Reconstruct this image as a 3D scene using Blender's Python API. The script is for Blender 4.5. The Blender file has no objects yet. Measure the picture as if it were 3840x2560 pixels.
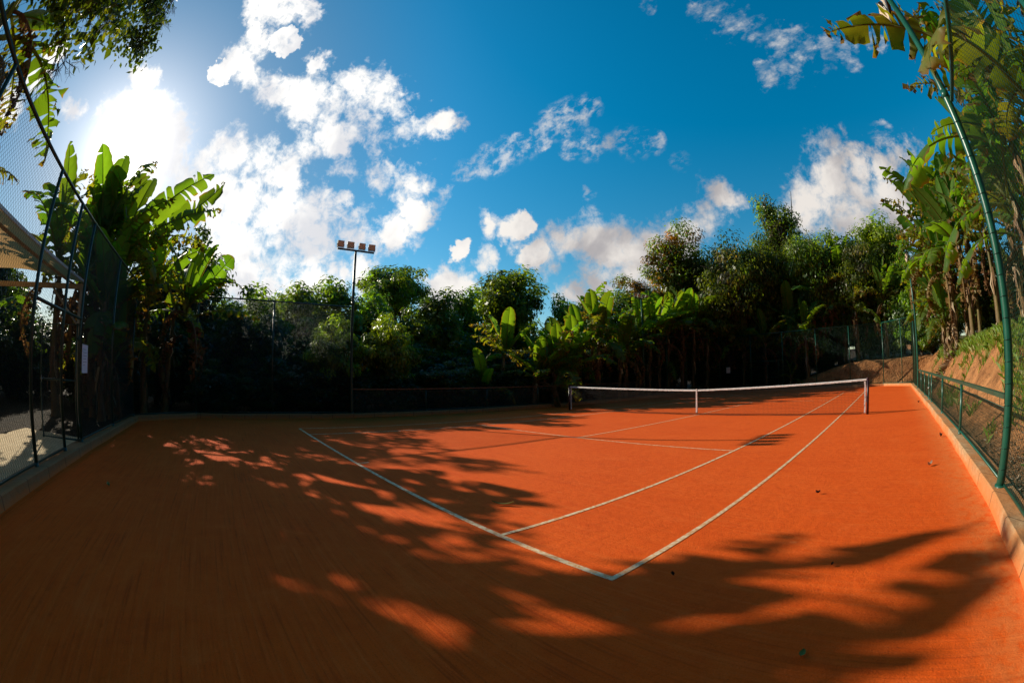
import bpy, math, random
import numpy as np
from mathutils import Vector, Matrix

scene = bpy.context.scene
col = scene.collection
R = math.radians
PI = math.pi

# ------------------------------------------------------------------ materials
def new_mat(name):
    m = bpy.data.materials.new(name)
    m.use_nodes = True
    nt = m.node_tree
    nt.nodes.clear()
    out = nt.nodes.new('ShaderNodeOutputMaterial')
    return m, nt, out

def nd(nt, typ, **kw):
    n = nt.nodes.new(typ)
    for k, v in kw.items():
        if k == 'inp':
            for a, b in v.items():
                n.inputs[a].default_value = b
        else:
            setattr(n, k, v)
    return n

def lk(nt, a, b):
    nt.links.new(a, b)

def ramp(nt, fac, stops):
    n = nt.nodes.new('ShaderNodeValToRGB')
    el = n.color_ramp.elements
    while len(el) < len(stops):
        el.new(0.5)
    for e, (p, c) in zip(el, stops):
        e.position = p
        e.color = (*c, 1.0) if len(c) == 3 else c
    lk(nt, fac, n.inputs[0])
    return n.outputs[0]

def noise(nt, vec, scale, detail=4.0, rough=0.55, dist=0.0):
    n = nd(nt, 'ShaderNodeTexNoise', inp={'Scale': scale, 'Detail': detail, 'Roughness': rough, 'Distortion': dist})
    lk(nt, vec, n.inputs['Vector'])
    return n.outputs['Fac']

def mixc(nt, fac, a, b, mode='MIX'):
    n = nt.nodes.new('ShaderNodeMix')
    n.data_type = 'RGBA'
    n.blend_type = mode
    for s, v in ((n.inputs[0], fac), (n.inputs[6], a), (n.inputs[7], b)):
        if hasattr(v, 'is_linked'):
            lk(nt, v, s)
        elif isinstance(v, (int, float)):
            s.default_value = v
        else:
            s.default_value = (*v, 1.0)
    return n.outputs[2]

def mth(nt, op, a, b=None, c=None, clamp=False):
    n = nt.nodes.new('ShaderNodeMath')
    n.operation = op
    n.use_clamp = clamp
    for i, v in enumerate((a, b, c)):
        if v is None:
            continue
        if hasattr(v, 'is_linked'):
            lk(nt, v, n.inputs[i])
        else:
            n.inputs[i].default_value = v
    return n.outputs[0]

def maprange(nt, v, a, b, c=0.0, d=1.0, smooth=True):
    n = nt.nodes.new('ShaderNodeMapRange')
    n.interpolation_type = 'SMOOTHSTEP' if smooth else 'LINEAR'
    lk(nt, v, n.inputs[0])
    for i, x in enumerate((a, b, c, d)):
        n.inputs[i + 1].default_value = x
    return n.outputs[0]

def bsdf(nt, color, rough=0.6, metal=0.0, spec=0.5):
    p = nt.nodes.new('ShaderNodeBsdfPrincipled')
    if hasattr(color, 'is_linked'):
        lk(nt, color, p.inputs['Base Color'])
    else:
        p.inputs['Base Color'].default_value = (*color, 1.0)
    if hasattr(rough, 'is_linked'):
        lk(nt, rough, p.inputs['Roughness'])
    else:
        p.inputs['Roughness'].default_value = rough
    p.inputs['Metallic'].default_value = metal
    p.inputs['Specular IOR Level'].default_value = spec
    return p

def bump(nt, h, strength, dist, normal=None):
    b = nd(nt, 'ShaderNodeBump', inp={'Strength': strength, 'Distance': dist})
    lk(nt, h, b.inputs['Height'])
    if normal is not None:
        lk(nt, normal, b.inputs['Normal'])
    return b.outputs['Normal']

def objco(nt):
    return nt.nodes.new('ShaderNodeTexCoord').outputs['Object']

def simple(name, c1, c2, scale=8.0, rough=0.6, metal=0.0, bmp=0.0, bscale=60.0, spec=0.5, bd=0.003):
    m, nt, out = new_mat(name)
    co = objco(nt)
    c = mixc(nt, maprange(nt, noise(nt, co, scale), .35, .65), c1, c2)
    p = bsdf(nt, c, rough, metal, spec)
    if bmp:
        lk(nt, bump(nt, noise(nt, co, bscale, 3), bmp, bd), p.inputs['Normal'])
    lk(nt, p.outputs[0], out.inputs[0])
    return m

def leaf_mat(name, trans=0.45, tint=(1.9, 1.55, .7), rough=0.4, spec=0.45, vein=0.0):
    """reflecting + light-transmitting leaf; colour from the 'Col' attribute"""
    m, nt, out = new_mat(name)
    at = nd(nt, 'ShaderNodeAttribute', attribute_name='Col')
    c = at.outputs['Color']
    oi = nt.nodes.new('ShaderNodeObjectInfo')
    hv = nd(nt, 'ShaderNodeHueSaturation')
    lk(nt, maprange(nt, oi.outputs['Random'], 0, 1, .485, .515, False), hv.inputs['Hue'])
    lk(nt, maprange(nt, oi.outputs['Random'], 0, 1, .8, 1.2, False), hv.inputs['Value'])
    lk(nt, c, hv.inputs['Color'])
    c = hv.outputs['Color']
    if vein:
        n = noise(nt, objco(nt), 9.0, 4, .6)
        c = mixc(nt, maprange(nt, n, .3, .75, 0, vein), c, (.10, .12, .02))
    p = bsdf(nt, c, rough, 0, spec)
    t = nt.nodes.new('ShaderNodeBsdfTranslucent')
    tc = mixc(nt, 1.0, c, tint, 'MULTIPLY')
    lk(nt, tc, t.inputs['Color'])
    mx = nt.nodes.new('ShaderNodeMixShader')
    mx.inputs[0].default_value = trans
    lk(nt, p.outputs[0], mx.inputs[1])
    lk(nt, t.outputs[0], mx.inputs[2])
    lk(nt, mx.outputs[0], out.inputs[0])
    return m

def attr_mat(name, rough=0.8, bmp=.4, bscale=40, bd=.01, var=.35, vscale=6.0, spec=.3):
    m, nt, out = new_mat(name)
    at = nd(nt, 'ShaderNodeAttribute', attribute_name='Col')
    co = objco(nt)
    n = noise(nt, co, vscale, 6, .6)
    k = maprange(nt, n, .25, .75, 1 - var, 1 + var, False)
    v = nt.nodes.new('ShaderNodeCombineXYZ')
    for i in range(3):
        lk(nt, k, v.inputs[i])
    c = mixc(nt, 1.0, at.outputs['Color'], v.outputs[0], 'MULTIPLY')
    p = bsdf(nt, c, rough, 0, spec)
    lk(nt, bump(nt, noise(nt, co, bscale, 5, .6), bmp, bd), p.inputs['Normal'])
    lk(nt, p.outputs[0], out.inputs[0])
    return m

M = {}
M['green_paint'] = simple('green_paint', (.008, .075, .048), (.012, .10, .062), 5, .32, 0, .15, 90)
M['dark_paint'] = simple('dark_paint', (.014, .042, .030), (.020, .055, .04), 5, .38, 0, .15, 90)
M['rail_brown'] = simple('rail_brown', (.07, .035, .022), (.11, .06, .04), 3, .4, 0, .2, 60)
M['wire_green'] = simple('wire_green', (.008, .045, .03), (.012, .06, .04), 5, .34, .35)
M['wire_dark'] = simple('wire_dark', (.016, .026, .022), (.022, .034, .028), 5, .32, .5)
M['wire_skylit'] = simple('wire_skylit', (.11, .13, .115), (.15, .17, .15), 5, .4, .3)  # paler wire colour stands in for skylight on the shaded low fence
M['lamp_metal'] = simple('lamp_metal', (.05, .045, .045), (.09, .08, .075), 12, .5, .4)
M['white_metal'] = simple('white_metal', (.62, .60, .56), (.74, .72, .68), 6, .5)
M['net_cord'] = simple('net_cord', (.012, .010, .010), (.02, .016, .015), 20, .8)
M['post_purple'] = simple('post_purple', (.030, .012, .020), (.05, .02, .028), 6, .4)
M['net_white'] = simple('net_white', (.80, .76, .74), (.66, .60, .57), 22, .75, 0, .7, 30, bd=.012)
M['steel'] = simple('steel', (.3, .3, .3), (.42, .41, .4), 10, .35, .8)
M['beam_cream'] = simple('beam_cream', (.45, .35, .24), (.55, .44, .32), 5, .6)
M['post_cream'] = simple('post_cream', (.38, .33, .27), (.5, .45, .38), 5, .6)
M['paper'] = simple('paper', (.72, .70, .76), (.78, .76, .82), 6, .6)
M['ink'] = simple('ink', (.30, .30, .34), (.34, .34, .38), 6, .7)
M['bark'] = simple('bark', (.045, .032, .02), (.10, .075, .05), 4, .9, 0, .8, 14, bd=.03)
M['house_white'] = simple('house_white', (.72, .70, .66), (.8, .78, .74), 2, .8, 0, .1)
M['house_roof'] = simple('house_roof', (.22, .09, .045), (.30, .13, .07), 5, .85, 0, .6, 20, bd=.03)
M['glass_dark'] = simple('glass_dark', (.02, .025, .03), (.03, .035, .04), 3, .1)
M['banana'] = leaf_mat('banana', .52, (2.9, 2.45, .42), .48, .35, .15)
M['dead'] = leaf_mat('dead', .25, (1.3, 1.0, .7), .8, .2)
M['tree'] = leaf_mat('tree', .46, (3.1, 2.9, .5), .36, .5)
M['canvas'] = leaf_mat('canvas', .6, (1.25, 1.1, .9), .8, .2)
M['grass'] = leaf_mat('grass', .35, (1.7, 1.5, .5), .5, .35)
M['stem'] = attr_mat('stem', .6, .5, 30, .012, .45, 5.0, .4)
M['soil'] = attr_mat('soil', .95, 1.0, 7.0, .20, .6, 2.2, .15)
M['litter'] = leaf_mat('litter', .2, (1.2, 1.0, .7), .8, .2)

def clay_material():
    m, nt, out = new_mat('clay')
    co = objco(nt)
    a = noise(nt, co, .45, 6, .6)
    b = noise(nt, co, 7.0, 5, .65)
    g = noise(nt, co, 85.0, 3, .7)
    sx = nt.nodes.new('ShaderNodeSeparateXYZ')
    lk(nt, co, sx.inputs[0])
    # long streaks left by the drag brush, parallel to the baseline
    sc = nd(nt, 'ShaderNodeMapping', inp={'Scale': (.35, 9.0, 1.0)})
    lk(nt, co, sc.inputs['Vector'])
    st = noise(nt, sc.outputs[0], 2.4, 6, .65)
    fine = nd(nt, 'ShaderNodeMapping', inp={'Scale': (.6, 26.0, 1.0)})
    lk(nt, co, fine.inputs['Vector'])
    gro = noise(nt, fine.outputs[0], 1.3, 3, .5, .1)
    c = mixc(nt, maprange(nt, a, .3, .7), (.82, .103, .006), (.88, .122, .009))
    c = mixc(nt, maprange(nt, b, .35, .75, 0, .45), c, (.74, .074, .004))
    c = mixc(nt, maprange(nt, st, .46, .72, 0, .5), c, (.90, .165, .025))
    sc2 = noise(nt, co, 1.9, 7, .68, .6)
    c = mixc(nt, maprange(nt, sc2, .52, .72, 0, .30), c, (.60, .058, .004))
    c = mixc(nt, maprange(nt, sc2, .46, .30, 0, .28), c, (.92, .17, .03))
    c = mixc(nt, maprange(nt, g, .52, .74, 0, .7), c, (.46, .05, .005))
    c = mixc(nt, maprange(nt, noise(nt, co, 160.0, 1, .5), .70, .78, 0, .5), c, (.80, .45, .22))
    vo = nd(nt, 'ShaderNodeTexVoronoi', inp={'Scale': 1.7})
    wv = nd(nt, 'ShaderNodeMapping', inp={'Scale': (1.0, 1.5, 1.0)})
    lk(nt, co, wv.inputs['Vector']); lk(nt, wv.outputs[0], vo.inputs['Vector'])
    vs = nt.nodes.new('ShaderNodeSeparateXYZ'); lk(nt, vo.outputs['Color'], vs.inputs[0])
    mark = mth(nt, 'MULTIPLY', maprange(nt, vo.outputs['Distance'], .10, .05), maprange(nt, vs.outputs[0], .55, .7))
    mark = mth(nt, 'MULTIPLY', mark, maprange(nt, b, .40, .60))
    c = mixc(nt, mth(nt, 'MULTIPLY', mark, .45), c, (.92, .24, .06))
    mark2 = mth(nt, 'MULTIPLY', maprange(nt, vo.outputs['Distance'], .09, .04), maprange(nt, vs.outputs[1], .65, .8))
    c = mixc(nt, mth(nt, 'MULTIPLY', mark2, .4), c, (.50, .05, .004))
    # pale, dry rim along the kerbs on the sunny side
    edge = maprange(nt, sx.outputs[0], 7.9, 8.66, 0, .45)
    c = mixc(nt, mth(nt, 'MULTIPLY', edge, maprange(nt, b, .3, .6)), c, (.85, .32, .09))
    back0 = maprange(nt, sx.outputs[1], -11.2, -12.8, 0, 1)
    c = mixc(nt, mth(nt, 'MULTIPLY', back0, mth(nt, 'MULTIPLY', maprange(nt, gro, .50, .70, 0, .5), maprange(nt, sc2, .35, .6))), c, (.46, .045, .004))
    c = mixc(nt, mth(nt, 'MULTIPLY', back0, mth(nt, 'MULTIPLY', maprange(nt, gro, .42, .25, 0, .38), maprange(nt, sc2, .6, .4))), c, (.92, .18, .03))
    p = bsdf(nt, c, .95, 0, .15)
    # raised broom grooves only behind the baseline
    back = maprange(nt, sx.outputs[1], -11.2, -12.6, .12, 1.0)
    h1 = mth(nt, 'MULTIPLY', gro, back)
    nrm = bump(nt, h1, .55, .02)
    grain = noise(nt, co, 60.0, 4, .75)
    nrm = bump(nt, grain, .6, .010, nrm)
    nrm = bump(nt, b, .35, .03, nrm)
    lk(nt, nrm, p.inputs['Normal'])
    lk(nt, p.outputs[0], out.inputs[0])
    return m
M['clay'] = clay_material()

def line_material():
    m, nt, out = new_mat('court_tape')
    co = objco(nt)
    n = noise(nt, co, 14.0, 5, .7)
    c = mixc(nt, maprange(nt, n, .38, .61, 0, .85), (.90, .70, .44), (.76, .30, .09))
    p = bsdf(nt, c, .75, 0, .3)
    lk(nt, bump(nt, noise(nt, co, 40, 3), .4, .006), p.inputs['Normal'])
    lk(nt, p.outputs[0], out.inputs[0])
    return m
M['tape'] = line_material()

def kerb_material():
    m, nt, out = new_mat('kerb_cement')
    co = objco(nt)
    a = noise(nt, co, 1.1, 5, .6)
    b = noise(nt, co, 9.0, 5, .65)
    sx = nt.nodes.new('ShaderNodeSeparateXYZ')
    lk(nt, co, sx.inputs[0])
    c = mixc(nt, maprange(nt, b, .3, .7), (.44, .25, .12), (.58, .37, .20))
    c = mixc(nt, maprange(nt, a, .38, .60, 0, .8), c, (.58, .22, .07))
    left_shade = maprange(nt, sx.outputs[0], 5.0, 1.0)  # browner tone put into the left kerb, standing in for its shade
    c = mixc(nt, mth(nt, 'MULTIPLY', left_shade, .75), c, (.26, .13, .06))
    low = maprange(nt, mth(nt, 'ADD', sx.outputs[2], mth(nt, 'MULTIPLY', mth(nt, 'SUBTRACT', b, .5), .12)), .11, .0, 0, .9)
    c = mixc(nt, low, c, (.66, .20, .055))
    # joints between the cast lengths
    t = mth(nt, 'ADD', sx.outputs[0], sx.outputs[1])
    j = mth(nt, 'PINGPONG', t, .42)
    c = mixc(nt, maprange(nt, j, .016, .002, 0, .85), c, (.12, .06, .03))
    c = mixc(nt, maprange(nt, noise(nt, co, 3.2, 6, .7), .60, .72, 0, .6), c, (.30, .15, .07))
    p = bsdf(nt, c, .9, 0, .2)
    nrm = bump(nt, b, .6, .03)
    nrm = bump(nt, noise(nt, co, 60, 4, .7), .5, .01, nrm)
    lk(nt, nrm, p.inputs['Normal'])
    lk(nt, p.outputs[0], out.inputs[0])
    return m
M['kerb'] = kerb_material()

def paving_material():
    m, nt, out = new_mat('pale_paving')
    co = objco(nt)
    b = noise(nt, co, 3.0, 6, .65)
    c = mixc(nt, maprange(nt, b, .3, .7), (.60, .43, .24), (.74, .56, .33))
    p = bsdf(nt, c, .9, 0, .2)
    lk(nt, bump(nt, noise(nt, co, 40, 4), .4, .01), p.inputs['Normal'])
    lk(nt, p.outputs[0], out.inputs[0])
    return m
M['paving'] = paving_material()

def lens_material():
    m, nt, out = new_mat('lamp_lens')
    co = objco(nt)
    sx = nt.nodes.new('ShaderNodeSeparateXYZ')
    lk(nt, co, sx.inputs[0])
    w = mth(nt, 'PINGPONG', sx.outputs[0], .016)
    c = mixc(nt, maprange(nt, w, .003, .009), (.55, .40, .27), (.95, .74, .54))
    p = bsdf(nt, c, .45, 0, .5)
    lk(nt, bump(nt, w, .6, .02), p.inputs['Normal'])
    lk(nt, p.outputs[0], out.inputs[0])
    return m
M['lens'] = lens_material()

# ------------------------------------------------------------------ mesh tools
class MB:
    def __init__(self):
        self.v, self.f, self.c = [], [], []
    def vert(self, p, c=(1, 1, 1)):
        self.v.append((p[0], p[1], p[2])); self.c.append(c)
        return len(self.v) - 1
    def face(self, *i):
        self.f.append(i)
    def quad(self, a, b, c, d, colr=(1, 1, 1)):
        n = [self.vert(p, colr) for p in (a, b, c, d)]
        self.f.append(tuple(n))
    def box(self, cen, size, rot=None, colr=(1, 1, 1)):
        cen = Vector(cen); hx, hy, hz = (s / 2 for s in size)
        rot = rot or Matrix.Identity(3)
        ids = []
        for x in (-hx, hx):
            for y in (-hy, hy):
                for z in (-hz, hz):
                    ids.append(self.vert(cen + rot @ Vector((x, y, z)), colr))
        for q in ((0, 1, 3, 2), (4, 6, 7, 5), (0, 4, 5, 1), (2, 3, 7, 6), (0, 2, 6, 4), (1, 5, 7, 3)):
            self.f.append(tuple(ids[k] for k in q))
    def tube(self, pts, rad, n=8, colr=(1, 1, 1), cap=True, cols=None):
        pts = [Vector(p) for p in pts]
        if not hasattr(rad, '__len__'):
            rad = [rad] * len(pts)
        rings = []
        up0 = Vector((0, 0, 1))
        prev = None
        for k, p in enumerate(pts):
            t = (pts[min(k + 1, len(pts) - 1)] - pts[max(k - 1, 0)])
            if t.length < 1e-9:
                t = Vector((0, 0, 1))
            t.normalize()
            if prev is None:
                a = t.cross(up0)
                if a.length < .05:
                    a = t.cross(Vector((1, 0, 0)))
            else:
                a = prev - t * prev.dot(t)
            a.normalize(); prev = a
            b = t.cross(a)
            cc = cols[k] if cols else colr
            rings.append([self.vert(p + (a * math.cos(2 * PI * j / n) + b * math.sin(2 * PI * j / n)) * rad[k], cc) for j in range(n)])
        for r0, r1 in zip(rings, rings[1:]):
            for j in range(n):
                self.f.append((r0[j], r0[(j + 1) % n], r1[(j + 1) % n], r1[j]))
        if cap:
            self.f.append(tuple(reversed(rings[0])))
            self.f.append(tuple(rings[-1]))
    def mesh(self, name, mat, smooth=False):
        me = bpy.data.meshes.new(name)
        me.from_pydata(self.v, [], self.f)
        if any(c != (1, 1, 1) for c in self.c):
            at = me.color_attributes.new('Col', 'FLOAT_COLOR', 'POINT')
            arr = np.ones((len(self.c), 4), dtype=np.float32)
            arr[:, :3] = np.array(self.c, dtype=np.float32)
            at.data.foreach_set('color', arr.ravel())
        me.materials.append(mat)
        if smooth:
            me.polygons.foreach_set('use_smooth', [True] * len(me.polygons))
        me.update()
        return me
    def build(self, name, mat, parent=None, smooth=False, loc=None):
        return link(name, self.mesh(name, mat, smooth), parent, loc)

def np_mesh(name, V, F, C, mat, smooth=False):
    """V (n,3) F (m,4) C (n,3) as numpy arrays"""
    me = bpy.data.meshes.new(name)
    me.vertices.add(len(V))
    me.vertices.foreach_set('co', np.asarray(V, dtype=np.float32).ravel())
    k = F.shape[1]
    me.loops.add(F.size)
    me.loops.foreach_set('vertex_index', F.astype(np.int32).ravel())
    me.polygons.add(len(F))
    me.polygons.foreach_set('loop_start', np.arange(0, F.size, k, dtype=np.int32))
    me.polygons.foreach_set('loop_total', np.full(len(F), k, dtype=np.int32))
    me.update(calc_edges=True)
    me.validate()
    if C is not None:
        at = me.color_attributes.new('Col', 'FLOAT_COLOR', 'POINT')
        arr = np.ones((len(V), 4), dtype=np.float32)
        arr[:, :3] = C
        at.data.foreach_set('color', arr.ravel())
    me.materials.append(mat)
    if smooth:
        me.polygons.foreach_set('use_smooth', [True] * len(me.polygons))
    me.update()
    return me

def link(name, me, parent=None, loc=None):
    o = bpy.data.objects.new(name, me)
    col.objects.link(o)
    if parent is not None:
        o.parent = parent
    if loc is not None:
        o.location = loc
    return o

def thing(name, label, cat, loc=(0, 0, 0), rotz=0.0, group=None):
    o = bpy.data.objects.new(name, None)
    o.empty_display_size = .2
    col.objects.link(o)
    o.location = loc
    o.rotation_euler = (0, 0, rotz)
    o['label'] = label
    o['category'] = cat
    if group:
        o['group'] = group
    return o

def tag(o, label, cat, group=None):
    o['label'] = label
    o['category'] = cat
    if group:
        o['group'] = group
    return o

def struct(name, mb_or_me, mat=None, smooth=False):
    me = mb_or_me.mesh(name, mat, smooth) if isinstance(mb_or_me, MB) else mb_or_me
    o = link(name, me)
    o['kind'] = 'structure'
    return o
# ------------------------------------------------------------------ camera (15 mm full-frame fisheye)
cam_d = bpy.data.cameras.new('camera')
cam = bpy.data.objects.new('camera', cam_d)
col.objects.link(cam)
scene.camera = cam
cam_d.type = 'PANO'
cam_d.panorama_type = 'FISHEYE_EQUISOLID'
cam_d.sensor_width = 36.0
cam_d.sensor_height = 24.0
cam_d.fisheye_lens = 1643.611 * 36.0 / 3840.0
cam_d.fisheye_fov = R(200)
cam_d.clip_start = .02
cam_d.clip_end = 3000
_yaw, _pit, _rol = -.8947, .0827, -.0109
_d = Vector((math.sin(_yaw) * math.cos(_pit), math.cos(_yaw) * math.cos(_pit), math.sin(_pit)))
_r = Vector((math.cos(_yaw), -math.sin(_yaw), 0))
_u = _r.cross(_d)
_r, _u = _r * math.cos(_rol) + _u * math.sin(_rol), _u * math.cos(_rol) - _r * math.sin(_rol)
mw = Matrix((_r, _u, -_d)).transposed().to_4x4()
mw.translation = Vector((7.267, -14.2415, 1.4944))
cam.matrix_world = mw

# ------------------------------------------------------------------ sun and sky
SUN_EL, SUN_AZ = R(25.5), R(-108.3)          # azimuth clockwise from +Y
SUN = Vector((math.sin(SUN_AZ) * math.cos(SUN_EL), math.cos(SUN_AZ) * math.cos(SUN_EL), math.sin(SUN_EL)))
ld = bpy.data.lights.new('sun', 'SUN')
ld.energy = 5.0
ld.angle = R(.55)
ld.color = (1.0, .92, .74)
lo = bpy.data.objects.new('sun', ld)
col.objects.link(lo)
lo.rotation_euler = SUN.to_track_quat('Z', 'Y').to_euler()
lo.location = SUN * 60

BLOBS = {'s64': [[-0.685, -0.025, 0.729], [-0.813, 0.089, 0.576], [-0.809, 0.157, 0.566], [-0.759, 0.247, 0.602], [-0.769, 0.294, 0.567], [-0.803, 0.254, 0.539], [-0.83, 0.377, 0.411], [-0.826, -0.31, 0.47], [-0.897, -0.026, 0.441], [-0.899, 0.049, 0.435], [-0.9, 0.109, 0.423], [-0.914, -0.098, 0.394], [-0.909, 0.278, 0.31], [-0.899, 0.329, 0.288], [-0.974, 0.083, 0.21], [-0.94, -0.043, 0.338], [-0.96, 0.184, 0.211], [-0.924, 0.299, 0.239], [0.011, 0.917, 0.399], [-0.98, 0.021, 0.197], [-0.947, 0.244, 0.209], [-0.965, -0.05, 0.257]], 's38': [[-0.697, -0.078, 0.713], [-0.69, 0.019, 0.724], [-0.737, 0.399, 0.546], [-0.809, 0.427, 0.403], [-0.841, 0.396, 0.37], [-0.886, -0.093, 0.454], [-0.673, -0.542, 0.504], [-0.835, 0.518, 0.184]], 's26': [[-0.732, -0.068, 0.678], [-0.754, 0.096, 0.65], [-0.773, 0.113, 0.624], [-0.894, 0.234, 0.382], [-0.775, -0.28, 0.567], [-0.763, -0.434, 0.479], [-0.872, 0.429, 0.233]], 's50': [[-0.753, -0.035, 0.657], [-0.79, -0.065, 0.61], [-0.802, -0.017, 0.596], [-0.813, 0.03, 0.582], [-0.764, 0.195, 0.615], [-0.77, 0.347, 0.535], [-0.838, 0.198, 0.509], [-0.865, 0.148, 0.479], [-0.858, 0.222, 0.462], [-0.853, 0.287, 0.435], [-0.837, -0.245, 0.49], [-0.863, -0.199, 0.465], [-0.875, 0.366, 0.318], [-0.68, -0.584, 0.443], [0.071, 0.917, 0.393], [0.121, 0.913, 0.389], [-0.856, 0.478, 0.2]], 's18': [[-0.743, 0.004, 0.67], [-0.782, -0.519, 0.344], [-0.657, -0.513, 0.553]], 's14': [[-0.701, 0.391, 0.596], [-0.774, -0.399, 0.491], [-0.798, -0.121, 0.591]], 's86': [[-0.859, -0.28, 0.427], [-0.929, 0.013, 0.37], [-0.927, 0.109, 0.36], [-0.923, 0.184, 0.337], [-0.96, 0.01, 0.279], [-0.956, 0.116, 0.268], [-0.937, 0.216, 0.274], [-0.978, 0.085, 0.192], [-0.97, 0.168, 0.177]], 'r50': [[-0.699, 0.657, 0.281], [-0.652, 0.695, 0.303], [-0.56, 0.771, 0.303], [-0.539, 0.797, 0.273], [-0.625, 0.749, 0.22], [-0.579, 0.786, 0.217], [-0.467, 0.831, 0.302], [-0.421, 0.853, 0.308], [-0.14, 0.923, 0.358], [0.054, 0.961, 0.272], [-0.507, 0.815, 0.281], [-0.454, 0.844, 0.287], [-0.623, 0.759, 0.19], [-0.532, 0.811, 0.244]], 'r64': [[-0.608, 0.735, 0.301], [-0.595, 0.762, 0.257], [-0.07, 0.919, 0.389], [-0.105, 0.936, 0.336], [-0.021, 0.939, 0.343], [0.06, 0.942, 0.331], [-0.559, 0.795, 0.236], [-0.156, 0.927, 0.342], [-0.06, 0.951, 0.304]], 'r38': [[-0.669, 0.721, 0.182], [-0.374, 0.867, 0.328], [-0.338, 0.865, 0.371], [-0.664, 0.679, 0.313]], 'r26': [[-0.372, 0.846, 0.381], [-0.306, 0.88, 0.363], [-0.174, 0.926, 0.335], [-0.767, 0.548, 0.334], [-0.749, 0.566, 0.344], [-0.732, 0.59, 0.341], [-0.796, 0.545, 0.263], [-0.781, 0.564, 0.268], [-0.714, 0.644, 0.276]], 'r18': [[-0.715, 0.608, 0.346], [-0.585, 0.697, 0.414]], 'r14': [[-0.593, 0.685, 0.423], [-0.825, 0.486, 0.289]], 'w26': [[-0.199, 0.655, 0.729], [-0.086, 0.74, 0.667], [-0.117, 0.734, 0.669], [0.066, 0.796, 0.602], [-0.134, 0.79, 0.599], [0.012, 0.808, 0.589], [-0.284, 0.601, 0.747], [0.065, 0.81, 0.583]], 'w38': [[-0.178, 0.674, 0.717], [-0.156, 0.692, 0.705], [-0.133, 0.709, 0.693], [-0.11, 0.725, 0.68], [-0.088, 0.748, 0.658], [-0.058, 0.76, 0.648], [-0.028, 0.771, 0.637], [0.003, 0.78, 0.625], [0.034, 0.789, 0.614], [-0.098, 0.796, 0.597], [-0.062, 0.801, 0.595], [-0.025, 0.805, 0.592], [-0.155, 0.687, 0.71]], 'w18': [[-0.206, 0.712, 0.671], [0.149, 0.784, 0.603], [0.167, 0.793, 0.585], [-0.093, 0.697, 0.711]], 'c7': [[-0.615, 0.579, 0.535], [-0.503, 0.638, 0.583], [-0.586, 0.592, 0.553], [-0.524, 0.629, 0.574], [-0.732, 0.498, 0.464], [-0.623, 0.585, 0.52], [-0.708, 0.504, 0.495], [-0.7, 0.512, 0.497], [-0.661, 0.552, 0.509], [-0.652, 0.559, 0.512], [-0.585, 0.642, 0.496], [-0.511, 0.692, 0.509], [-0.528, 0.682, 0.506], [-0.424, 0.754, 0.501], [-0.759, 0.469, 0.452], [-0.734, 0.499, 0.461], [-0.417, 0.786, 0.456], [-0.406, 0.792, 0.456], [-0.373, 0.807, 0.457], [-0.362, 0.812, 0.457], [0.039, 0.89, 0.453], [0.083, 0.89, 0.449]], 'c10': [[-0.607, 0.584, 0.539], [-0.599, 0.589, 0.543], [-0.521, 0.63, 0.576], [-0.512, 0.634, 0.58], [-0.577, 0.598, 0.556], [-0.569, 0.603, 0.56], [-0.542, 0.619, 0.569], [-0.533, 0.624, 0.571], [-0.725, 0.504, 0.468], [-0.719, 0.511, 0.472], [-0.638, 0.574, 0.513], [-0.63, 0.58, 0.516], [-0.692, 0.52, 0.5], [-0.685, 0.528, 0.502], [-0.677, 0.536, 0.505], [-0.669, 0.544, 0.507], [-0.576, 0.648, 0.498], [-0.521, 0.686, 0.508], [-0.52, 0.688, 0.506], [-0.512, 0.695, 0.505], [-0.442, 0.743, 0.502], [-0.433, 0.749, 0.502], [-0.751, 0.479, 0.455], [-0.742, 0.489, 0.458], [-0.395, 0.797, 0.457], [-0.384, 0.802, 0.457], [0.054, 0.89, 0.452], [0.068, 0.89, 0.451]], 'c14': [[-0.59, 0.594, 0.547], [-0.582, 0.599, 0.551], [-0.573, 0.603, 0.554], [-0.565, 0.608, 0.558], [-0.556, 0.612, 0.562], [-0.547, 0.617, 0.565], [-0.539, 0.621, 0.569], [-0.53, 0.625, 0.573], [-0.56, 0.608, 0.563], [-0.551, 0.614, 0.566], [-0.712, 0.517, 0.476], [-0.705, 0.523, 0.48], [-0.698, 0.529, 0.483], [-0.69, 0.535, 0.487], [-0.683, 0.541, 0.491], [-0.676, 0.546, 0.495], [-0.668, 0.552, 0.498], [-0.661, 0.558, 0.502], [-0.653, 0.563, 0.505], [-0.646, 0.569, 0.509], [-0.567, 0.655, 0.499], [-0.558, 0.661, 0.501], [-0.549, 0.668, 0.503], [-0.54, 0.674, 0.504], [-0.53, 0.68, 0.506], [-0.503, 0.701, 0.505], [-0.495, 0.707, 0.505], [-0.486, 0.714, 0.504], [-0.478, 0.72, 0.504], [-0.469, 0.726, 0.503], [-0.46, 0.732, 0.503], [-0.451, 0.737, 0.503]]}


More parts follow.
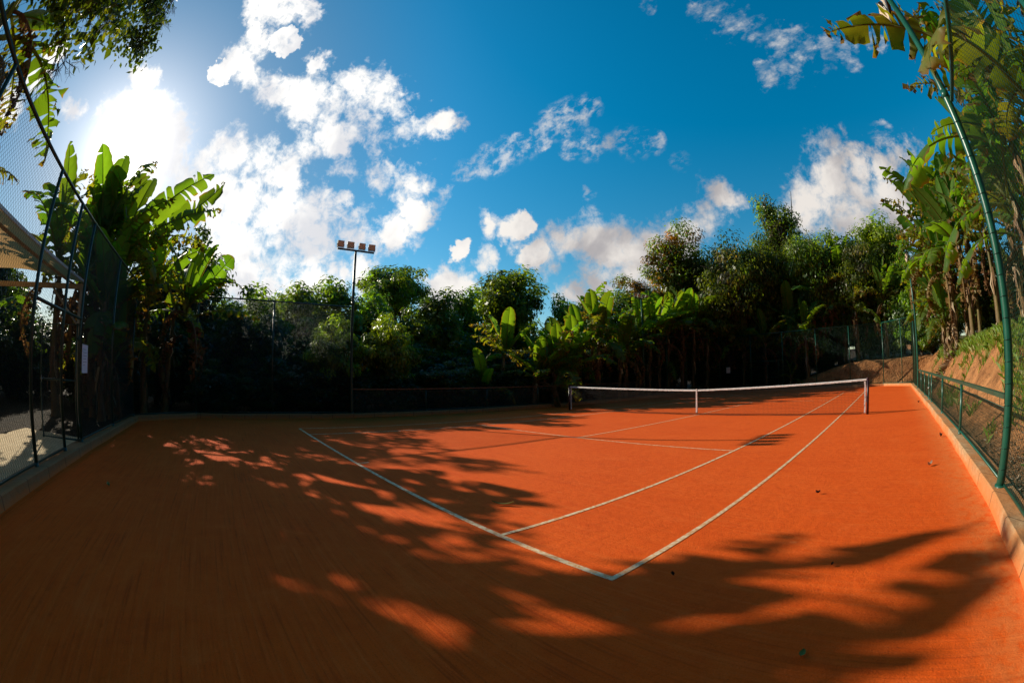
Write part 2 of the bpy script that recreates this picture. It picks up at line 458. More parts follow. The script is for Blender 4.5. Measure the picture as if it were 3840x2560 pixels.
def build_world():
    w = bpy.data.worlds.new('World')
    scene.world = w
    w.use_nodes = True
    nt = w.node_tree
    nt.nodes.clear()
    out = nt.nodes.new('ShaderNodeOutputWorld')
    bg = nt.nodes.new('ShaderNodeBackground')
    sky = nt.nodes.new('ShaderNodeTexSky')
    sky.sky_type = 'NISHITA'
    sky.sun_disc = False
    sky.sun_elevation = SUN_EL
    sky.sun_rotation = SUN_AZ % (2 * PI)
    sky.air_density = 1.0
    sky.dust_density = .3
    sky.ozone_density = 2.0
    dirv = nt.nodes.new('ShaderNodeTexCoord').outputs['Generated']
    hs = nd(nt, 'ShaderNodeHueSaturation', inp={'Hue': .482, 'Saturation': 1.5, 'Value': 1.0})
    lk(nt, sky.outputs[0], hs.inputs['Color'])
    skyc = hs.outputs['Color']
    # haze halo round the sun (part of the sky itself)
    def dot(v, c):
        n = nd(nt, 'ShaderNodeVectorMath', operation='DOT_PRODUCT')
        lk(nt, v, n.inputs[0])
        n.inputs[1].default_value = c
        return n.outputs['Value']
    sd = dot(dirv, SUN)
    # cloud field: patches fixed in the sky, broken up by noise
    nz = nd(nt, 'ShaderNodeTexNoise', inp={'Scale': 5.0, 'Detail': 6.0, 'Roughness': .6})
    lk(nt, dirv, nz.inputs['Vector'])
    sub = nd(nt, 'ShaderNodeVectorMath', operation='SUBTRACT')
    lk(nt, nz.outputs['Color'], sub.inputs[0]); sub.inputs[1].default_value = (.5, .5, .5)
    wa = nd(nt, 'ShaderNodeVectorMath', operation='MULTIPLY_ADD')
    lk(nt, sub.outputs[0], wa.inputs[0]); wa.inputs[1].default_value = (.12, .12, .12)
    lk(nt, dirv, wa.inputs[2])
    nrm = nd(nt, 'ShaderNodeVectorMath', operation='NORMALIZE')
    lk(nt, wa.outputs[0], nrm.inputs[0])
    wd = nrm.outputs[0]
    nz2 = nd(nt, 'ShaderNodeTexNoise', inp={'Scale': 30.0, 'Detail': 4.0, 'Roughness': .65})
    lk(nt, dirv, nz2.inputs['Vector'])
    sub2 = nd(nt, 'ShaderNodeVectorMath', operation='SUBTRACT')
    lk(nt, nz2.outputs['Color'], sub2.inputs[0]); sub2.inputs[1].default_value = (.5, .5, .5)
    def warp(amt, src=None):
        a_ = nd(nt, 'ShaderNodeVectorMath', operation='MULTIPLY_ADD')
        lk(nt, sub2.outputs[0], a_.inputs[0]); a_.inputs[1].default_value = (amt, amt, amt)
        lk(nt, src or wd, a_.inputs[2])
        b_ = nd(nt, 'ShaderNodeVectorMath', operation='NORMALIZE')
        lk(nt, a_.outputs[0], b_.inputs[0])
        return b_.outputs[0]
    WD = {'s': warp(.05), 'r': warp(.05), 'w': warp(.045, dirv), 'c': warp(.03, dirv)}
    def field(tag):
        tot = None
        for key, vs in BLOBS.items():
            if not key.startswith(tag):
                continue
            rad = int(key[1:]) / 1006.7 * (2.6 if tag == 'c' else 1.6 if tag == 'w' else 1.55 if tag == 's' else 1.7)
            mx = None
            for v in vs:
                dd = dot(WD[tag], v)
                mx = dd if mx is None else mth(nt, 'MAXIMUM', mx, dd)
            an = mth(nt, 'ARCCOSINE', mth(nt, 'MINIMUM', mx, 1.0))
            f = maprange(nt, an, rad, rad * .05, 0, 1, False)
            tot = f if tot is None else mth(nt, 'MAXIMUM', tot, f)
        return tot
    fb = mth(nt, 'ADD', mth(nt, 'MULTIPLY', noise(nt, dirv, 9.0, 5, .6, .2), .55), mth(nt, 'MULTIPLY', noise(nt, dirv, 34.0, 6, .65, .3), .45))
    fw = nd(nt, 'ShaderNodeMapping', inp={'Rotation': (.3, .5, .6), 'Scale': (1.0, 1.9, 1.5)})
    lk(nt, dirv, fw.inputs['Vector'])
    fbw = noise(nt, fw.outputs[0], 24.0, 6, .62, .1)
    field_s = field('s')
    ds = mth(nt, 'ADD', field_s, mth(nt, 'MULTIPLY', mth(nt, 'SUBTRACT', fb, .475), 3.6))
    ds = mth(nt, 'ADD', ds, maprange(nt, sd, .984, .998, 0, .6))
    ds = mth(nt, 'MULTIPLY', maprange(nt, ds, .32, 1.08), maprange(nt, field_s, .02, .2))
    field_w = field('w')
    dw = mth(nt, 'ADD', field_w, mth(nt, 'MULTIPLY', mth(nt, 'SUBTRACT', fbw, .60), 3.0))
    dw = mth(nt, 'MULTIPLY', maprange(nt, dw, .2, 1.6, 0, .8), maprange(nt, field_w, .0, .35))
    stm = nd(nt, 'ShaderNodeMapping', inp={'Rotation': (.2, .9, .75), 'Scale': (1.0, 3.5, 3.5)})
    lk(nt, dirv, stm.inputs['Vector'])
    stn = noise(nt, stm.outputs[0], 14.0, 7, .68, .2)
    gate = maprange(nt, mth(nt, 'ADD', mth(nt, 'MULTIPLY', stn, .6), mth(nt, 'MULTIPLY', fbw, .4)), .44, .66, 0, .62)
    dc = mth(nt, 'MULTIPLY', gate, field('c'))
    dw = mth(nt, 'MULTIPLY', dw, maprange(nt, stn, .36, .58, .35, 1.0))
    dw = mth(nt, 'MAXIMUM', dw, dc)
    field_r = field('r')
    dr = mth(nt, 'ADD', field_r, mth(nt, 'MULTIPLY', mth(nt, 'SUBTRACT', fb, .46), 2.6))
    dr = mth(nt, 'MULTIPLY', maprange(nt, dr, .30, 1.05), maprange(nt, field_r, .02, .25))
    dens = mth(nt, 'MAXIMUM', mth(nt, 'MAXIMUM', ds, dw), dr)
    # cloud colour: bright towards the sun, greyer and warmer away from it and inside thick parts
    near = maprange(nt, sd, .45, .93)
    shade_n = noise(nt, dirv, 6.0, 6, .55, .4)
    up = nt.nodes.new('ShaderNodeSeparateXYZ'); lk(nt, dirv, up.inputs[0])
    lit = maprange(nt, shade_n, .36, .60)
    far_c = mixc(nt, lit, (.44, .42, .43), (.84, .79, .74))
    near_c = mixc(nt, lit, (.78, .79, .83), (1.18, 1.15, 1.10))
    cc = mixc(nt, near, far_c, near_c)
    k = mth(nt, 'SUBTRACT', 1.0, sd)
    g1 = mth(nt, 'EXPONENT', mth(nt, 'MULTIPLY', k, -420.0))
    g2 = mth(nt, 'EXPONENT', mth(nt, 'MULTIPLY', k, -75.0))
    g3 = mth(nt, 'EXPONENT', mth(nt, 'MULTIPLY', k, -8.0))
    mul = nd(nt, 'ShaderNodeVectorMath', operation='SCALE', inp={'Scale': .118})
    lk(nt, skyc, mul.inputs[0])
    base = mul.outputs[0]
    upv = nt.nodes.new('ShaderNodeSeparateXYZ'); lk(nt, dirv, upv.inputs[0])
    kf = mth(nt, 'MULTIPLY', maprange(nt, upv.outputs[2], .1, .75, 1.0, 1.28), mth(nt, 'MULTIPLY', maprange(nt, sd, .72, .985, 1.0, .60), maprange(nt, dot(dirv, _d), -.35, .25, .2, 1.0)))  # sky behind the camera is dimmed to weaken blue fill in the shade
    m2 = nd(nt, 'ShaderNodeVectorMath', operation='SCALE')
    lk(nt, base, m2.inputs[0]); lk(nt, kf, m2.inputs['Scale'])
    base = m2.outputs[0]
    def addc(base, fac, c):
        s = nd(nt, 'ShaderNodeVectorMath', operation='SCALE')
        s.inputs[0].default_value = c
        lk(nt, fac, s.inputs['Scale'])
        a = nd(nt, 'ShaderNodeVectorMath', operation='ADD')
        lk(nt, base, a.inputs[0]); lk(nt, s.outputs[0], a.inputs[1])
        return a.outputs[0]
    base = addc(base, g3, (.10, .13, .15))
    base = addc(base, g2, (.40, .38, .34))
    c = mixc(nt, dens, base, cc)
    c = addc(c, g1, (2.2, 2.1, 1.95))
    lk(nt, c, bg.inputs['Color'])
    bg.inputs['Strength'].default_value = 1.0
    lk(nt, bg.outputs[0], out.inputs[0])
build_world()
scene.world.cycles.sampling_method = 'MANUAL'
scene.world.cycles.sample_map_resolution = 256
scene.view_settings.view_transform = 'Standard'
scene.view_settings.look = 'None'
scene.view_settings.exposure = 0
scene.render.engine = 'CYCLES'
scene.cycles.use_denoising = True
scene.cycles.max_bounces = 5
scene.cycles.diffuse_bounces = 2
scene.cycles.transmission_bounces = 3
scene.cycles.sample_clamp_indirect = 6

# ------------------------------------------------------------------ ground
XL, XR, YB, YF = -8.45, 8.66, -17.2, 17.25          # inner faces of the kerb
CH = 2.0                                            # cut corners
def ring(o=0.0):
    k = o * .42
    return [(XL - o, YB + CH - k), (XL + 1.65 - k, YB - o), (XR - 2.06 + k, YB - o), (XR + o, YB + CH - k),
            (XR + o, YF - CH + k), (XR - 2.06 + k, YF + o), (XL + 1.65 - k, YF + o), (XL - o, YF - CH + k)]
mb = MB()
ids = [mb.vert((x, y, 0)) for x, y in ring(.05)]
mb.face(*ids)
struct('clay_court', mb, M['clay'])

mb = MB()
LW = .05
def line(x0, y0, x1, y1, w=LW, z=.004):
    mb.quad((x0, y0, z), (x1, y0, z), (x1, y1, z), (x0, y1, z))
for s in (-1, 1):
    line(-5.485, s * 11.885 - .03, 5.485, s * 11.885 + .03)
    a, b = sorted((0.0, s * 11.885))
    a2, b2 = (a, b - .03) if s > 0 else (a + .03, b)
    for x in (-5.485, 5.485 - LW, -4.115 - LW / 2, 4.115 - LW / 2):
        line(x, a2, x + LW, b2)
    line(-4.09, s * 6.4 - LW / 2, 4.09, s * 6.4 + LW / 2, z=.004)
    a3, b3 = sorted((0.0, s * (6.4 - .025)))
    line(-LW / 2, a3, LW / 2, b3)
    a4, b4 = sorted((s * 11.855, s * 11.65))
    line(-LW / 2, a4, LW / 2, b4)
struct('court_markings', mb, M['tape'])

mb = MB()
rng = random.Random(3)
I, O = ring(0), ring(.36)
KH = .165
for k in range(8):
    a, b = Vector(I[k] + (0,)), Vector(I[(k + 1) % 8] + (0,))
    c, d = Vector(O[k] + (0,)), Vector(O[(k + 1) % 8] + (0,))
    n = max(2, int((b - a).length / .8))
    prev = None
    for j in range(n + 1):
        t = j / n
        w = rng.uniform(-.014, .014) if 0 < j < n else 0
        h = KH + rng.uniform(-.012, .012)
        p, q = a.lerp(b, t), c.lerp(d, t)
        dirn = (q - p).normalized()
        cur = [mb.vert(p + dirn * w + Vector((0, 0, -.03))), mb.vert(p + dirn * (w + .006) + Vector((0, 0, h - .02))),
               mb.vert(p + dirn * (w + .024) + Vector((0, 0, h))), mb.vert(q + Vector((0, 0, h - .01))), mb.vert(q + Vector((0, 0, -.3)))]
        if prev:
            for e in range(4):
                mb.face(prev[e], cur[e], cur[e + 1], prev[e + 1])
        prev = cur
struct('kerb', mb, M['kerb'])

def sm(t):
    t = min(1, max(0, t))
    return t * t * (3 - 2 * t)
_hr = np.random.default_rng(11)
_hash = _hr.random((64, 64))
def vnoise(x, y):
    xi, yi = math.floor(x), math.floor(y)
    fx, fy = sm(x - xi), sm(y - yi)
    g = lambda a, b: _hash[a % 64, b % 64]
    return (g(xi, yi) * (1 - fx) + g(xi + 1, yi) * fx) * (1 - fy) + (g(xi, yi + 1) * (1 - fx) + g(xi + 1, yi + 1) * fx) * fy
def fbm(x, y, o=4):
    s, a, t = 0, .5, 0
    for k in range(o):
        s += a * vnoise(x * 2 ** k + 7 * k, y * 2 ** k + 3 * k); t += a; a *= .55
    return s / t
def ground_z(x, y):
    inside = XL - .3 < x < XR + .3 and YB - .3 < y < YF + .3
    dd = x - 9.2 + .25 * (fbm(y * .6, 1.5, 2) - .5)
    zr = 0
    if dd > 0:
        near = sm((y + 12) / 5)                      # the cut is lower next to the near pole
        top = 1.25 + .65 * sm((y + 9) / 9)
        zr = top * sm(dd / 2.1) ** .85 + (.20 * (dd - 2.0) if dd > 2.0 else 0)
        zr = min(zr, 5.5) + .32 * (fbm(x * 1.6, y * 1.3 - x * .8, 5) - .5) * 1.7 * sm(dd / .8) * (1 - .5 * sm((dd - 2) / 1))
    e = y - 17.75 + .4 * (fbm(x * .7, 4.0, 2) - .5)
    zf = 0
    if e > 0:
        hgt = .15 + 1.5 * sm((x + 3.0) / 8.0)
        zf = hgt * sm(e / .9) + .07 * max(0, e - 1)
        zf = min(zf, 5) + .3 * (fbm(x * 1.4, y * 1.4) - .5) * sm(e / .6) * min(1, hgt)
    z = max(zr, zf, .0) + .05 * (fbm(x * .8, y * .8) - .5) + .06
    return -.12 if inside else z

def axis(segs):
    out = []
    for a, b, s in segs:
        out += list(np.arange(a, b, s))
    return out + [segs[-1][1]]
gx = axis([(-300, -60, 30), (-60, -12, 3), (-12, -8.9, .7), (-8.9, 8.9, 1.4), (8.9, 14, .17), (14, 24, .8), (24, 60, 4), (60, 300, 30)])
gy = axis([(-300, -60, 30), (-60, -24, 4), (-24, -16, .8), (-16, -11, .4), (-11, 17.6, .22), (17.6, 22, .2), (22, 30, .8), (30, 60, 4), (60, 300, 30)])
mb = MB()
for y in gy:
    for x in gx:
        z = ground_z(x, y)
        dd, e = x - 9.2, y - 17.75
        n = fbm(x * 1.3 + 5, y * 1.3, 3)
        if z > .14 and ((0 < dd < 2.5) or (e > 0 and e < 1.6)):
            c = Vector((.50, .235, .095)).lerp(Vector((.36, .14, .05)), n)
        elif dd > -.2 and dd < .9:
            c = Vector((.34, .17, .075)).lerp(Vector((.2, .1, .045)), n)
        elif dd > 2:
            c = Vector((.11, .12, .03)).lerp(Vector((.20, .13, .06)), n)
        else:
            c = Vector((.022, .014, .007)).lerp(Vector((.055, .034, .016)), n)
        mb.vert((x, y, z), tuple(c))
W = len(gx)
for j in range(len(gy) - 1):
    for i in range(W - 1):
        mb.face(j * W + i, j * W + i + 1, (j + 1) * W + i + 1, (j + 1) * W + i)
struct('ground', mb, M['soil'], True)

mb = MB()
mb.quad((-2.6, -19.7, .115), (9, -20.6, .115), (9, -17.58, .115), (-1.9, -17.58, .115))
struct('path', mb, M['paving'])
# ------------------------------------------------------------------ fences
def wire_panel(mb, A, B, z0, z1, pitch=.062, ang=52, r=.0019, n=4, sag=0.0):
    """two families of crossing wires clipped to the panel"""
    A, B = Vector((A[0], A[1], 0)), Vector((B[0], B[1], 0))
    L = (B - A).length
    u = (B - A) / L
    nrm = Vector((-u.y, u.x, 0))
    H = z1 - z0
    tn = math.tan(R(ang))
    run = H / tn
    k0 = -run
    cnt = int((L + run) / pitch) + 1
    for fam in (0, 1):
        off = nrm * (r * (1 if fam else -1))
        for k in range(cnt):
            s = k0 + k * pitch
            a, za, b, zb = s, 0.0, s + run, H
            if a < 0:
                za, a = -a * tn, 0.0
            if b > L:
                zb, b = H - (b - L) * tn, L
            if b - a < .02:
                continue
            if fam:
                a, b = L - a, L - b
            p = A + u * a + off + Vector((0, 0, z0 + za))
            q = A + u * b + off + Vector((0, 0, z0 + zb))
            mb.tube([p, q], r, n, cap=False)

def fence(name, label, cat, A, B, ztop, posts, mat='green_paint', wire='wire_green', z0=.17, mesh_top=None, pr=.034, rails=(), wr=.0019, gaps=(), rail_r=.028, cap_rail=None, group=None, zb=.19):
    A, B = Vector((*A, 0)), Vector((*B, 0))
    L = (B - A).length
    u = (B - A) / L
    t = thing(name, label, cat, tuple(A), 0, group)
    ext = lambda s: (u * s)
    for s in posts:
        mb = MB()
        p = ext(s)
        mb.tube([p + Vector((0, 0, z0 - .1)), p + Vector((0, 0, ztop - .02))], pr, 10)
        mb.tube([p + Vector((0, 0, z0 - .1)), p + Vector((0, 0, z0 + .05))], pr * 1.25, 10)
        mb.build('post', M[mat], t, True)
    if cap_rail:
        mb = MB()
        rot = Matrix(((u.x, -u.y, 0), (u.y, u.x, 0), (0, 0, 1)))
        mb.box(ext(L / 2) + Vector((0, 0, ztop)), (L, cap_rail[0], cap_rail[1]), rot)
        mb.build('top_rail', M[cap_rail[2]], t)
    else:
        mb = MB()
        mb.tube([ext(0) + Vector((0, 0, ztop)), ext(L) + Vector((0, 0, ztop))], rail_r, 10)
        mb.build('top_rail', M[mat], t, True)
    spans, s0 = [], 0.0
    for a, b in gaps:
        spans.append((s0, a)); s0 = b
    spans.append((s0, L))
    for a, b in spans:
        mb = MB()
        mb.tube([ext(a) + Vector((0, 0, zb + .02)), ext(b) + Vector((0, 0, zb + .02))], .018, 8)
        mb.build('bottom_rail', M[mat], t, True)
        for z in rails:
            mb = MB()
            mb.tube([ext(a) + Vector((0, 0, z)), ext(b) + Vector((0, 0, z))], .006, 6)
            mb.build('tension_wire', M[wire], t, True)
    mt = mesh_top or ztop
    for a, b in spans:
        mb = MB()
        wire_panel(mb, ext(a), ext(b), zb, mt, r=wr)
        mb.build('wire_mesh', M[wire], t, True)
    for a, b in gaps:
        if mt > 2.6:
            mb = MB()
            wire_panel(mb, ext(a), ext(b), 2.42, mt, r=wr)
            mb.build('wire_mesh', M[wire], t, True)
    if mesh_top:
        k = 0.3
        while k < L:
            mb = MB()
            mb.tube([ext(k) + Vector((0, 0, mesh_top - .01)), ext(k) + Vector((0, 0, ztop))], .004, 5)
            mb.build('hanger', M[wire], t, True)
            k += .78
        for a, b in spans:
            mb = MB()
            mb.tube([ext(a) + Vector((0, 0, mesh_top)), ext(b) + Vector((0, 0, mesh_top))], .006, 6)
            mb.build('tension_wire', M[wire], t, True)
    return t

FT = 4.15
FXL, FXR, FYB, FYF = -8.64, 8.84, -17.37, 17.42
cBL0, cBL1 = (-6.75, FYB), (FXL, -15.25)
# behind the near baseline; the gate stands between -0.05 and -1.1
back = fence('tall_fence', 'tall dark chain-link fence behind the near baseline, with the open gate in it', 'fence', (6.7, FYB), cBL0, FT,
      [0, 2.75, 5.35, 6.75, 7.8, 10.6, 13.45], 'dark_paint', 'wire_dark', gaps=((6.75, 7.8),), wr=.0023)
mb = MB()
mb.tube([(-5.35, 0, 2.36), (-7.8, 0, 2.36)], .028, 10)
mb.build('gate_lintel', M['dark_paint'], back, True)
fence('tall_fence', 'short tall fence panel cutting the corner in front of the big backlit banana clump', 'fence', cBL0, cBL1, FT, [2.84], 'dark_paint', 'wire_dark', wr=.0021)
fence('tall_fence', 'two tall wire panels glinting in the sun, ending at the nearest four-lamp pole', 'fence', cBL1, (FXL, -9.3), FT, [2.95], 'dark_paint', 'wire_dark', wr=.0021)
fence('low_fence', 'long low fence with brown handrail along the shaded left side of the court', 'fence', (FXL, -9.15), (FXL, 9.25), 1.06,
      [3.15, 6.2, 9.25, 10.28, 12.6, 15.6], 'dark_paint', 'wire_skylit', mesh_top=.97, cap_rail=(.075, .045, 'rail_brown'), gaps=((9.25, 10.28),), pr=.03)
fence('tall_fence', 'tall green fence panels beyond the net, left of the white notice, below bananas', 'fence', (FXL, 9.4), (FXL, 15.2), FT, [2.9, 5.8])
fence('tall_fence', 'short tall fence panel cutting the far left corner of the court', 'fence', (FXL, 15.2), (-6.7, FYF), FT, [2.87])
far = fence('tall_fence', 'tall green fence across the far end of the court, with a closed gate', 'fence', (-6.7, FYF), (6.62, FYF), FT,
      [2.65, 5.3, 8.0, 10.65, 13.3], gaps=((3.95, 4.98),))
mb = MB()
mb.tube([(2.65, 0, 2.16), (5.3, 0, 2.16)], .022, 10)
mb.build('gate_lintel', M['green_paint'], far, True)
fence('tall_fence', 'dark-meshed fence panel cutting the far right corner above the clay bank', 'fence', (6.62, FYF), (FXR, 15.25), FT, [2.0], pr=.03)
fence('tall_fence', 'tall green fence running from the far right corner towards the right side pole', 'fence', (FXR, 15.25), (FXR, 9.55), FT, [2.9])
fence('low_fence', 'low green fence with bright handrail below the clay bank', 'fence', (FXR, 9.4), (FXR, -9.25), 1.05,
      [2.6, 4.9, 7.1, 8.2, 11.6, 15.0], mesh_top=.93, cap_rail=(.07, .05, 'green_paint'), gaps=((7.1, 8.2),), pr=.032)
fence('tall_fence', 'tall green fence close at the right edge, before the large banana leaves', 'fence', (FXR, -9.5), (FXR, -15.2), FT, [2.9, 5.7], rails=(.98,), wr=.0024)
fence('tall_fence', 'tall fence panel cutting the near right corner beside the camera', 'fence', (FXR, -15.2), (6.7, FYB), FT, [])

# gates
def gate(label, loc, rotz, w, h, mat, wire, midz, z0, pr=.022, group=None):
    t = thing('gate', label, 'gate', loc, rotz, group)
    mb = MB()
    mb.tube([(0, 0, z0), (w, 0, z0), (w, 0, h), (0, 0, h), (0, 0, z0)], pr, 8)
    for a in ((0, 0, z0), (w, 0, z0), (w, 0, h), (0, 0, h)):
        mb.box(a, (pr * 2.05, pr * 2.05, pr * 2.05))
    mb.build('gate_frame', M[mat], t, True)
    if midz:
        mb = MB()
        mb.tube([(0, 0, midz), (w, 0, midz)], pr * .9, 8)
        mb.build('mid_rail', M[mat], t, True)
    mb = MB()
    wire_panel(mb, (0, 0), (w, 0), z0, h, r=.002)
    mb.build('wire_mesh', M[wire], t, True)
    for z in (z0 + .25, h - .25):
        mb = MB()
        mb.tube([(-.05, 0, z - .05), (-.05, 0, z + .05)], .018, 8)
        mb.box((-.025, 0, z), (.05, .012, .04))
        mb.build('hinge', M[mat], t, True)
    mb = MB()
    mb.tube([(w - .05, .05, (midz or h * .6) - .06), (w - .05, .05, (midz or h * .6) + .06)], .008, 6)
    mb.box((w - .04, .025, (midz or h * .6)), (.05, .05, .03))
    mb.build('latch', M['steel'], t, True)
    return t
gate('tall dark gate standing open outwards beside the beige paving', (-1.07, FYB - .06, 0), R(-98), 1.0, 2.25, 'dark_paint', 'wire_dark', 1.25, .2)
gate('small low gate closed in the left handrail fence beside the net post', (FXL, .14, 0), R(90), .93, .96, 'dark_paint', 'wire_dark', 0, .22)
gate('closed tall green gate in the far end fence, right of the white notice', (-1.76, FYF, 0), R(180), .93, 2.1, 'green_paint', 'wire_green', .98, .22)
gate('small low green gate closed in the right handrail fence below the clay bank', (FXR, 1.22, 0), R(90), 1.0, .92, 'green_paint', 'wire_green', 0, .22)

# light poles
def light_pole(label, loc, face, H, tilt, mat='green_paint'):
    """bar runs along local Y, lamps look along local +X"""
    t = thing('light_pole', label, 'light pole', loc, face, 'floodlight poles along the court sides')
    mb = MB()
    mb.tube([(0, 0, .1), (0, 0, .3), (0, 0, 4.3), (0, 0, H)], [.062, .060, .056, .045], 14)
    mb.build('pole', M[mat], t, True)
    for z, h_, r_ in ((.12, .07, .08), (4.25, .10, .062), (H - 1.3, .10, .058)):
        mb = MB()
        mb.tube([(0, 0, z), (0, 0, z + h_)], r_, 14)
        mb.build('collar', M[mat], t, True)
    mb = MB()
    pts = []
    for w_ in range(18):
        for a in range(13):
            pts.append((.0635 * math.cos(a * PI / 6), .0635 * math.sin(a * PI / 6), .35 + .21 * w_ + .0015 * a))
    mb.tube(pts, .0032, 5)
    mb.build('tie_wire', M['wire_green'], t, True)
    mb = MB()
    mb.box((0, 0, H + .03), (.06, 1.55, .06))
    mb.build('crossbar', M['lamp_metal'], t)
    for k, y in enumerate((-.66, -.24, .24, .66)):
        a = R(tilt + (2, -3, 1, -2)[k])
        rot = Matrix.Rotation(a, 3, 'Y') @ Matrix.Rotation(R((8, -6, 5, -9)[k]), 3, 'Z')
        c = Vector((.02, y, H + .23))
        mb = MB()
        mb.box((0, 0, 0), (.07, .275, .25))
        for q in range(9):
            mb.box((-.055, -.108 + .027 * q, 0), (.04, .006, .22))
        mb.box((-.05, 0, -.06), (.05, .14, .10))
        f = mb.build('floodlight', M['lamp_metal'], t)
        f.matrix_local = Matrix.Translation(c) @ rot.to_4x4()
        mb = MB()
        mb.quad((-.122, -.107, 0), (.122, -.107, 0), (.122, .108, 0), (-.122, .108, 0))
        g = mb.build('lens', M['lens'], f)
        g.matrix_local = Matrix.Translation((.037, 0, .01)) @ Matrix(((0, 0, 1), (1, 0, 0), (0, 1, 0))).to_4x4()
        mb = MB()
        mb.tube([(.0, .15, 0), (.0, .15, -.15), (.0, -.15, -.15), (.0, -.15, 0)], .011, 6)
        mb.build('bracket', M['white_metal'], t).location = c
    return t
light_pole('floodlight pole with four tan lamps against the bright cloud, nearest on the left side', (FXL, -9.2, 0), 0, 6.35, 12, 'dark_paint')
light_pole('slim distant floodlight pole among the middle bananas, beyond the net on the left', (FXL, 9.32, 0), 0, 6.4, 32)
light_pole('thick green pole rising close at the right edge, lamps cut by the frame', (FXR - .02, -9.37, 0), PI, 6.0, 20)
light_pole('slim green pole at the far right corner fence, below the sunlit banana clump', (FXR, 9.47, 0), PI, 6.35, 20)

# tennis net
t = thing('tennis_net', 'tennis net with white headband stretched across the clay court between two posts', 'tennis net', (0, 0, 0))
PX = 6.40
for s in (-1, 1):
    mb = MB()
    mb.tube([(s * PX, 0, -.02), (s * PX, 0, 1.09)], .045, 16)
    mb.tube([(s * PX, 0, 1.06), (s * PX, 0, 1.095)], .052, 16)
    p = mb.build('post', M['post_purple'], t, True)
    mb = MB()
    mb.tube([(s * (PX - .06), -.05, .52), (s * (PX - .06), .05, .52)], .03, 10)
    mb.box((s * (PX - .05), 0, .45), (.05, .06, .16))
    mb.build('winder', M['steel'], p)
    mb = MB()
    x = s * (PX - .10)
    for j in range(9):
        z = .10 + j * .105
        mb.box((x + .006 * math.sin(j * 2.1), 0, z), (.055, .012, .108))
    mb.build('side_tape', M['net_white'], t)
def ntop(x):
    a = abs(x) / (PX - .06)
    return .914 + (1.07 - .914) * a ** 1.15
mb = MB()
xs = np.arange(-PX + .11, PX - .11, .048)
for x in xs:
    mb.tube([(x, 0, .035 + .015 * math.sin(x * 3)), (x + .006 * math.sin(x * 9), .012 * math.sin(x * 5), .5), (x, 0, ntop(x) - .03)], .0023, 4, cap=False)
for k in range(21):
    f = k / 20.5
    mb.tube([(x, .01 * math.sin(x * 2 + k), .035 + .015 * math.sin(x * 3) + f * (ntop(x) - .065)) for x in np.arange(-PX + .11, PX - .08, .3)], .0023, 4, cap=False)
mb.build('net_mesh', M['net_cord'], t, True)
mb = MB()
for x in xs + .024:
    mb.tube([(x, .02, ntop(x) - .34), (x, .015, ntop(x) - .03)], .0023, 4, cap=False)
for k in range(7):
    mb.tube([(x, .02, ntop(x) - .34 + k * .048) for x in np.arange(-PX + .11, PX - .08, .3)], .0023, 4, cap=False)
mb.build('double_mesh', M['net_cord'], t, True)
mb = MB()
n = 180
pv = None
rr = random.Random(5)
for k in range(n + 1):
    x = -PX + .05 + (2 * PX - .10) * k / n
    z = ntop(x)
    w = .016 + .006 * rr.random()
    d = .055 + .010 * rr.random()
    cur = [mb.vert((x, -w, z - d)), mb.vert((x, -w * 1.1, z - d * .4)), mb.vert((x, -.012, z)), mb.vert((x, .012, z)), mb.vert((x, w * 1.1, z - d * .4)), mb.vert((x, w, z - d))]
    if pv:
        for e in range(5):
            mb.face(pv[e], cur[e], cur[e + 1], pv[e + 1])
    pv = cur
mb.build('headband', M['net_white'], t, True)
mb = MB()
mb.box((0, -.024, .50), (.052, .008, .86))
mb.box((0, .024, .50), (.052, .008, .86))
mb.box((0, 0, .926), (.0515, .0555, .02))
cs = mb.build('center_strap', M['net_white'], t)
mb = MB()
mb.tube([(0, 0, -.01), (0, 0, .10)], .006, 6)
mb.box((0, -.012, .09), (.05, .05, .03))
mb.build('buckle', M['steel'], cs)
mb = MB()
mb.tube([(x, 0, .03 + .015 * math.sin(x * 3)) for x in np.arange(-PX + .1, PX - .05, .25)], .007, 6)
mb.build('bottom_cord', M['net_cord'], t, True)

# notices on the fences
def notice(label, loc, rotz, w, h, face=1):
    t = thing('notice_sign', label, 'sign', loc, rotz)
    mb = MB(); mb.box((0, 0, 0), (w, .006, h)); mb.build('panel', M['paper'], t)
    mb = MB()
    for k, ww in enumerate((.5, .62, .62, .55, .62, .3)):
        mb.box((-(.62 - ww) * w / 2, -face * .0045, h * (.33 - .11 * k)), (w * ww, .002, h * .018))
    mb.build('print', M['ink'], t)
    for x in (-1, 1):
        mb = MB(); mb.tube([(x * w * .45, -.02, h * .46), (x * w * .45, .02, h * .46)], .004, 5); mb.build('cable_tie', M['wire_green'], t)
notice('white notice hung on the dark back fence just right of the open gate', (-1.42, FYB + .03, 1.66), PI, .40, .52)
notice('small white notice on the far end fence among dark banana stems', (-6.0, FYF - .04, 1.63), 0, .34, .44)

